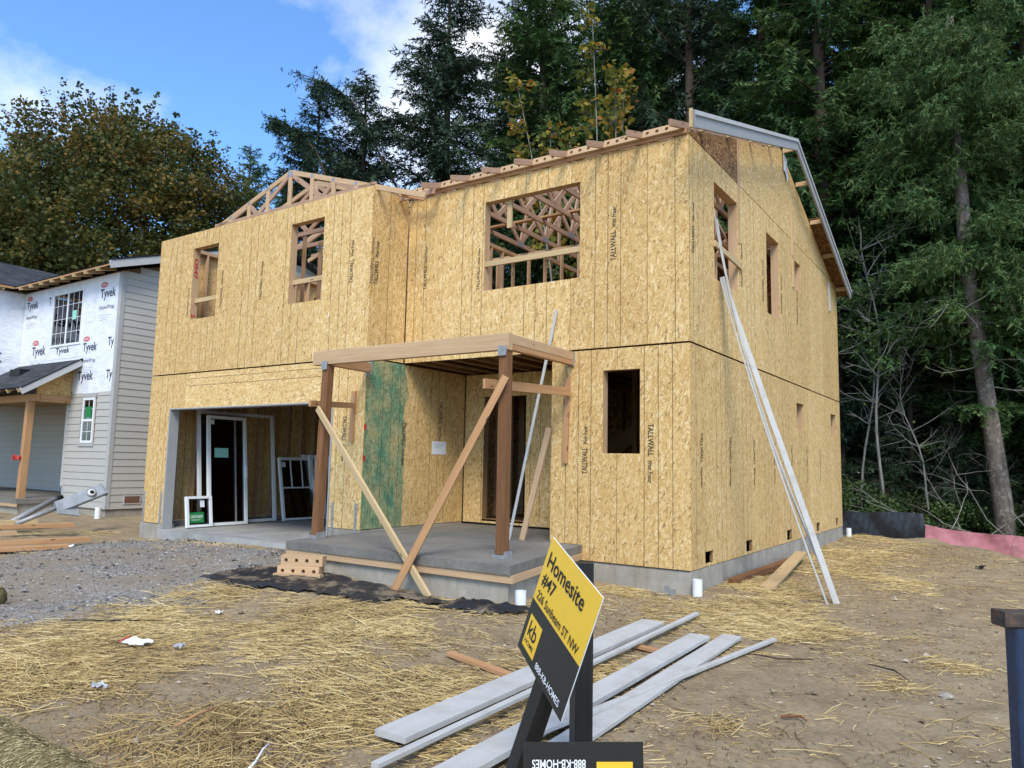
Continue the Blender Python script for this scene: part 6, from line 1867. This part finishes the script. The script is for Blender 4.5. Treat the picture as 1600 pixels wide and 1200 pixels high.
# dead branches piled behind the fences
DB = [((2.9, 13.6, -0.5), (-0.95, 0.3, 0.55), 2.8, 'long bare dead branch arching up left behind the pink fence'), ((3.4, 13.7, -0.5), (-0.8, 0.2, 0.9), 2.2, 'bare dead branch fanning against the leaning trunk'), ((1.7, 13.0, -0.1), (-1.0, 0.15, 0.35), 2.6, 'bare dead branch lying over the black fence'), ((3.7, 13.9, -0.5), (0.6, 0.2, 0.55), 1.8, 'bare dead branch at the right edge'), ((2.3, 13.8, -0.4), (-0.25, 0.3, 1.0), 2.2, 'upright dead branch with forked tips before the straight trunk'), ((0.9, 13.4, -0.1), (-0.9, 0.3, 0.6), 2.2, 'dead branch behind the middle of the black fence'), ((2.6, 13.4, -0.5), (0.75, 0.25, 0.35), 2.2, 'low dead branch crossing the foot of the leaning trunk'),
      ((2.2, 13.1, -0.3), (-0.9, 0.1, 0.22), 2.4, 'low sprawling dead branch at the fence joint'), ((3.3, 13.4, -0.45), (-0.9, 0.1, 0.40), 2.6, 'dead branch sweeping left above the pink fence top'), ((0.6, 12.6, 0.1), (-0.9, 0.2, 0.25), 2.0, 'dead branch near the house end of the black fence'), ((4.0, 13.6, -0.5), (-0.6, 0.2, 0.75), 2.0, 'dead branch just right of the leaning trunk'), ((2.0, 13.5, -0.2), (0.4, 0.3, 0.9), 1.9, 'upright dead branch left of the leaning trunk')]
for i, (p, d, L, lb) in enumerate(DB):
    rng = np.random.default_rng(120+i); bv, bf = [], []
    d = np.array(d); d = d/np.linalg.norm(d)
    twigs(rng, p, d, L, 0.015, 0, bv, bf, 3, 0.34)
    tag(add('dead_branch', bv, bf, 'dead_wood', smooth=True), lb, 'branch')

# ------------------------------------------------------------------ straw, clods, stones
def noise2(x, y, seed, sc):
    rng = np.random.default_rng(seed); v_ = np.zeros_like(x)
    for i in range(7):
        a = rng.uniform(0, 6.283); f = sc*rng.uniform(0.6, 2.4); v_ += np.sin(f*(x*math.cos(a)+y*math.sin(a))+rng.uniform(0, 6.28))/(0.6+f/sc*0.5)
    return v_/4
BL = [(-2.6, -6.3, 1.5, 0.9, .95), (-2.9, -5.1, 1.6, 0.9, 1.0), (-2.7, -3.9, 1.7, 0.75, .95), (-1.0, -4.3, 1.4, 0.9, .85), (-0.4, -5.6, 1.3, 0.8, 1.0), (-0.7, -6.5, 1.2, 0.6, 1.0), (-4.3, -6.3, 0.9, 0.8, .8), (0.5, -6.6, 0.8, 0.6, .7), (0.2, -4.2, 0.9, 0.8, .6), (-1.3, -3.3, 1.2, 0.5, .7),
      (-0.6, -1.7, 0.8, 0.5, .9), (-0.5, -0.7, 0.8, 0.5, .9), (0.2, -1.5, 0.9, 0.8, .85), (0.75, -0.5, 0.7, 1.0, .9), (1.3, -1.2, 0.8, 0.5, .8), (0.6, 1.9, 0.55, 1.5, 1.0), (0.75, 4.5, 0.7, 2.0, 1.0), (1.0, 7.3, 0.9, 2.0, .95), (0.9, 9.8, 0.9, 1.4, .9), (1.6, 3.2, 0.7, 1.6, .35), (2.6, -0.9, 0.35, 0.35, .75), (1.75, -4.5, 0.55, 0.28, .9), (2.2, -1.7, 0.4, 0.35, .6), (2.55, -2.6, 0.32, 0.22, .7), (1.75, -2.5, 0.4, 0.3, .5), (2.9, -1.9, 0.3, 0.3, .5),
      (-12.6, -1.7, 1.3, 0.6, .6), (-5.6, -4.6, 0.7, 0.3, .4), (-6.9, -3.6, 0.9, 0.25, .35), (1.9, -5.6, 0.6, 0.4, .45), (-8.6, -1.9, 0.8, 0.25, .3)]
def straw_density(x, y):
    d = np.zeros_like(x)
    for bx, by, sx_, sy_, a in BL: d = np.maximum(d, a*np.exp(-0.5*(((x-bx)/sx_)**2+((y-by)/sy_)**2)**1.5))
    nzv = noise2(x, y, 3, 2.6)+0.6*noise2(x, y, 4, 6.5)
    nzv = nzv + 0.5*noise2(x, y, 6, 14.0)
    return np.clip(d*1.0+0.62*nzv-0.40, 0, 1)**1.2*(d > 0.05)
def straw_ok(x, y):
    bad = ((x > -11.3) & (x < 0.02) & (y > -0.02)) | ((x > -11.4) & (x < -5) & (y > -0.98)) | ((x > -4.9) & (x < -1.05) & (y > -2.5) & (y < 0.1)) | (y < -8.2)
    tp = inpoly(x, y, TARP) & (noise2(x, y, 77, 5.0) < 0.55)
    return ~(bad | tp)
rng = np.random.default_rng(200)
N0 = 900000
px = rng.uniform(-14, 4.6, N0); py = rng.uniform(-8, 11.5, N0)
dist = np.hypot(px-CAM.x, py-CAM.y)
keep = (rng.random(N0) < straw_density(px, py)*np.clip(1.2-0.062*dist, 0.16, 1)) & straw_ok(px, py)
px, py = px[keep], py[keep]
sel = rng.permutation(len(px))[:95000]
px, py = px[sel], py[sel]
# scattered loners on bare dirt
n1 = 11000
qx = rng.uniform(-11, 4.6, n1); qy = rng.uniform(-8, 10, n1)
ok = straw_ok(qx, qy) & (rng.random(n1) < np.clip(noise2(qx, qy, 9, 1.9)*1.3+0.35, 0.05, 1))
px = np.concatenate([px, qx[ok]]); py = np.concatenate([py, qy[ok]])
nc = 150000
cxx = rng.uniform(-5.5, 4.6, nc); cyy = rng.uniform(-8, 10.5, nc)
wide = np.zeros(nc)
for bx, by, sx_, sy_, a_ in BL: wide = np.maximum(wide, a_*np.exp(-0.5*((cxx-bx)/(sx_*1.35))**2-0.5*((cyy-by)/(sy_*1.35))**2))
kc = (rng.random(nc) < np.clip(wide*0.75+0.25*noise2(cxx, cyy, 91, 4.0)-0.05, 0.02, 1)) & straw_ok(cxx, cyy)
nlong = len(px)
px = np.concatenate([px, cxx[kc]]); py = np.concatenate([py, cyy[kc]])
n = len(px)
fld = 0.9*noise2(px, py, 21, 1.2)
an = 0.45+1.5*fld+rng.normal(0, 0.75, n)
L = rng.gamma(4.0, 0.042, n)+0.05
L = np.where(rng.random(n) < 0.35, L*0.4, L)
L = np.clip(L, 0.025, 0.42)
L[nlong:] = rng.uniform(0.012, 0.06, n-nlong)
dens = straw_density(px, py)
pz = gz(px, py)+0.006+rng.random(n)**1.6*0.045*dens
tl = rng.normal(0, 0.10, n)*(0.3+dens)
d = np.stack([np.cos(an)*np.cos(tl), np.sin(an)*np.cos(tl), np.sin(tl)], 1)
c_ = np.stack([px, py, pz+0.5*L*np.abs(np.sin(tl))*0.6], 1)
w = rng.uniform(0.0014, 0.0030, n)*(1+0.025*np.hypot(px-CAM.x, py-CAM.y))
sv = np.stack([-np.sin(an), np.cos(an), np.zeros(n)], 1)*w[:, None]
upz = np.zeros((n, 3)); upz[:, 2] = w*1.1
bendv = sv/w[:, None]*(rng.normal(0, 0.06, n)*L)[:, None]
a = c_-d*(L/2)[:, None]; b = c_+d*(L/2)[:, None]; m = c_+bendv; m[:, 2] += rng.normal(0, 0.004, n)
Q = np.concatenate([np.stack([a-sv, m-sv, m+upz, a+upz], 1), np.stack([a+upz, m+upz, m+sv, a+sv], 1), np.stack([m-sv, b-sv, b+upz, m+upz], 1), np.stack([m+upz, b+upz, b+sv, m+sv], 1)])
tv = np.clip(rng.normal(0.50, 0.26, n)+0.22*noise2(px, py, 55, 2.0)-0.18*(np.arange(n) >= nlong), 0, 1)
o = link('straw_mulch', tris_mesh('straw_mulch', Q, np.tile(tv, 4), 'straw'))
tag(o, 'loose yellow straw strewn over the dirt', 'straw', kind='stuff')

def scatter(n, x0, x1, y0, y1, dens_fn, seed):
    rng = np.random.default_rng(seed)
    x = rng.uniform(x0, x1, n); y = rng.uniform(y0, y1, n)
    k = (rng.random(n) < dens_fn(x, y)) & straw_ok(x, y)
    return x[k], y[k], rng
x, y, rg = scatter(52000, -11.2, -3.4, -8.4, -0.8, lambda a, b: np.clip(np.where(inpoly(a, b, GPOLY), 1, -1)*pdist(a, b, GPOLY)*0.9+0.15+0.55*noise2(a, b, 31, 3.0), 0, 0.8), 301)
stones('gravel_stones', x, y, rg.gamma(3.0, 0.0026, len(x))+0.004, 'gravel_stone', 'grey crushed stone of the gravel apron', 0.85*rg.uniform(0, 1, len(x))**1.7, lift=1.4)
x, y, rg = scatter(46000, -4.5, 5.2, -8.5, 11, lambda a, b: 0.35+0.4*noise2(a, b, 33, 2.0), 302)
stones('dirt_clods', x, y, rg.gamma(1.4, 0.0042, len(x))+0.003, 'dirt_stone', 'small clods and pebbles on the bare dirt', rg.uniform(0, 1, len(x))**2.2, lift=0.4)
x, y, rg = scatter(5000, -9.6, -6.6, -1.9, -0.95, lambda a, b: np.clip(np.exp(-(((a+8.4)/0.7)**2+((b+1.35)/0.22)**2))*1.0, 0, 1), 303)
stones('sawdust_heap', x, y, rg.uniform(0.010, 0.022, len(x)), 'sawdust', 'patch of pale sawdust before the garage slab', lift=1.2)
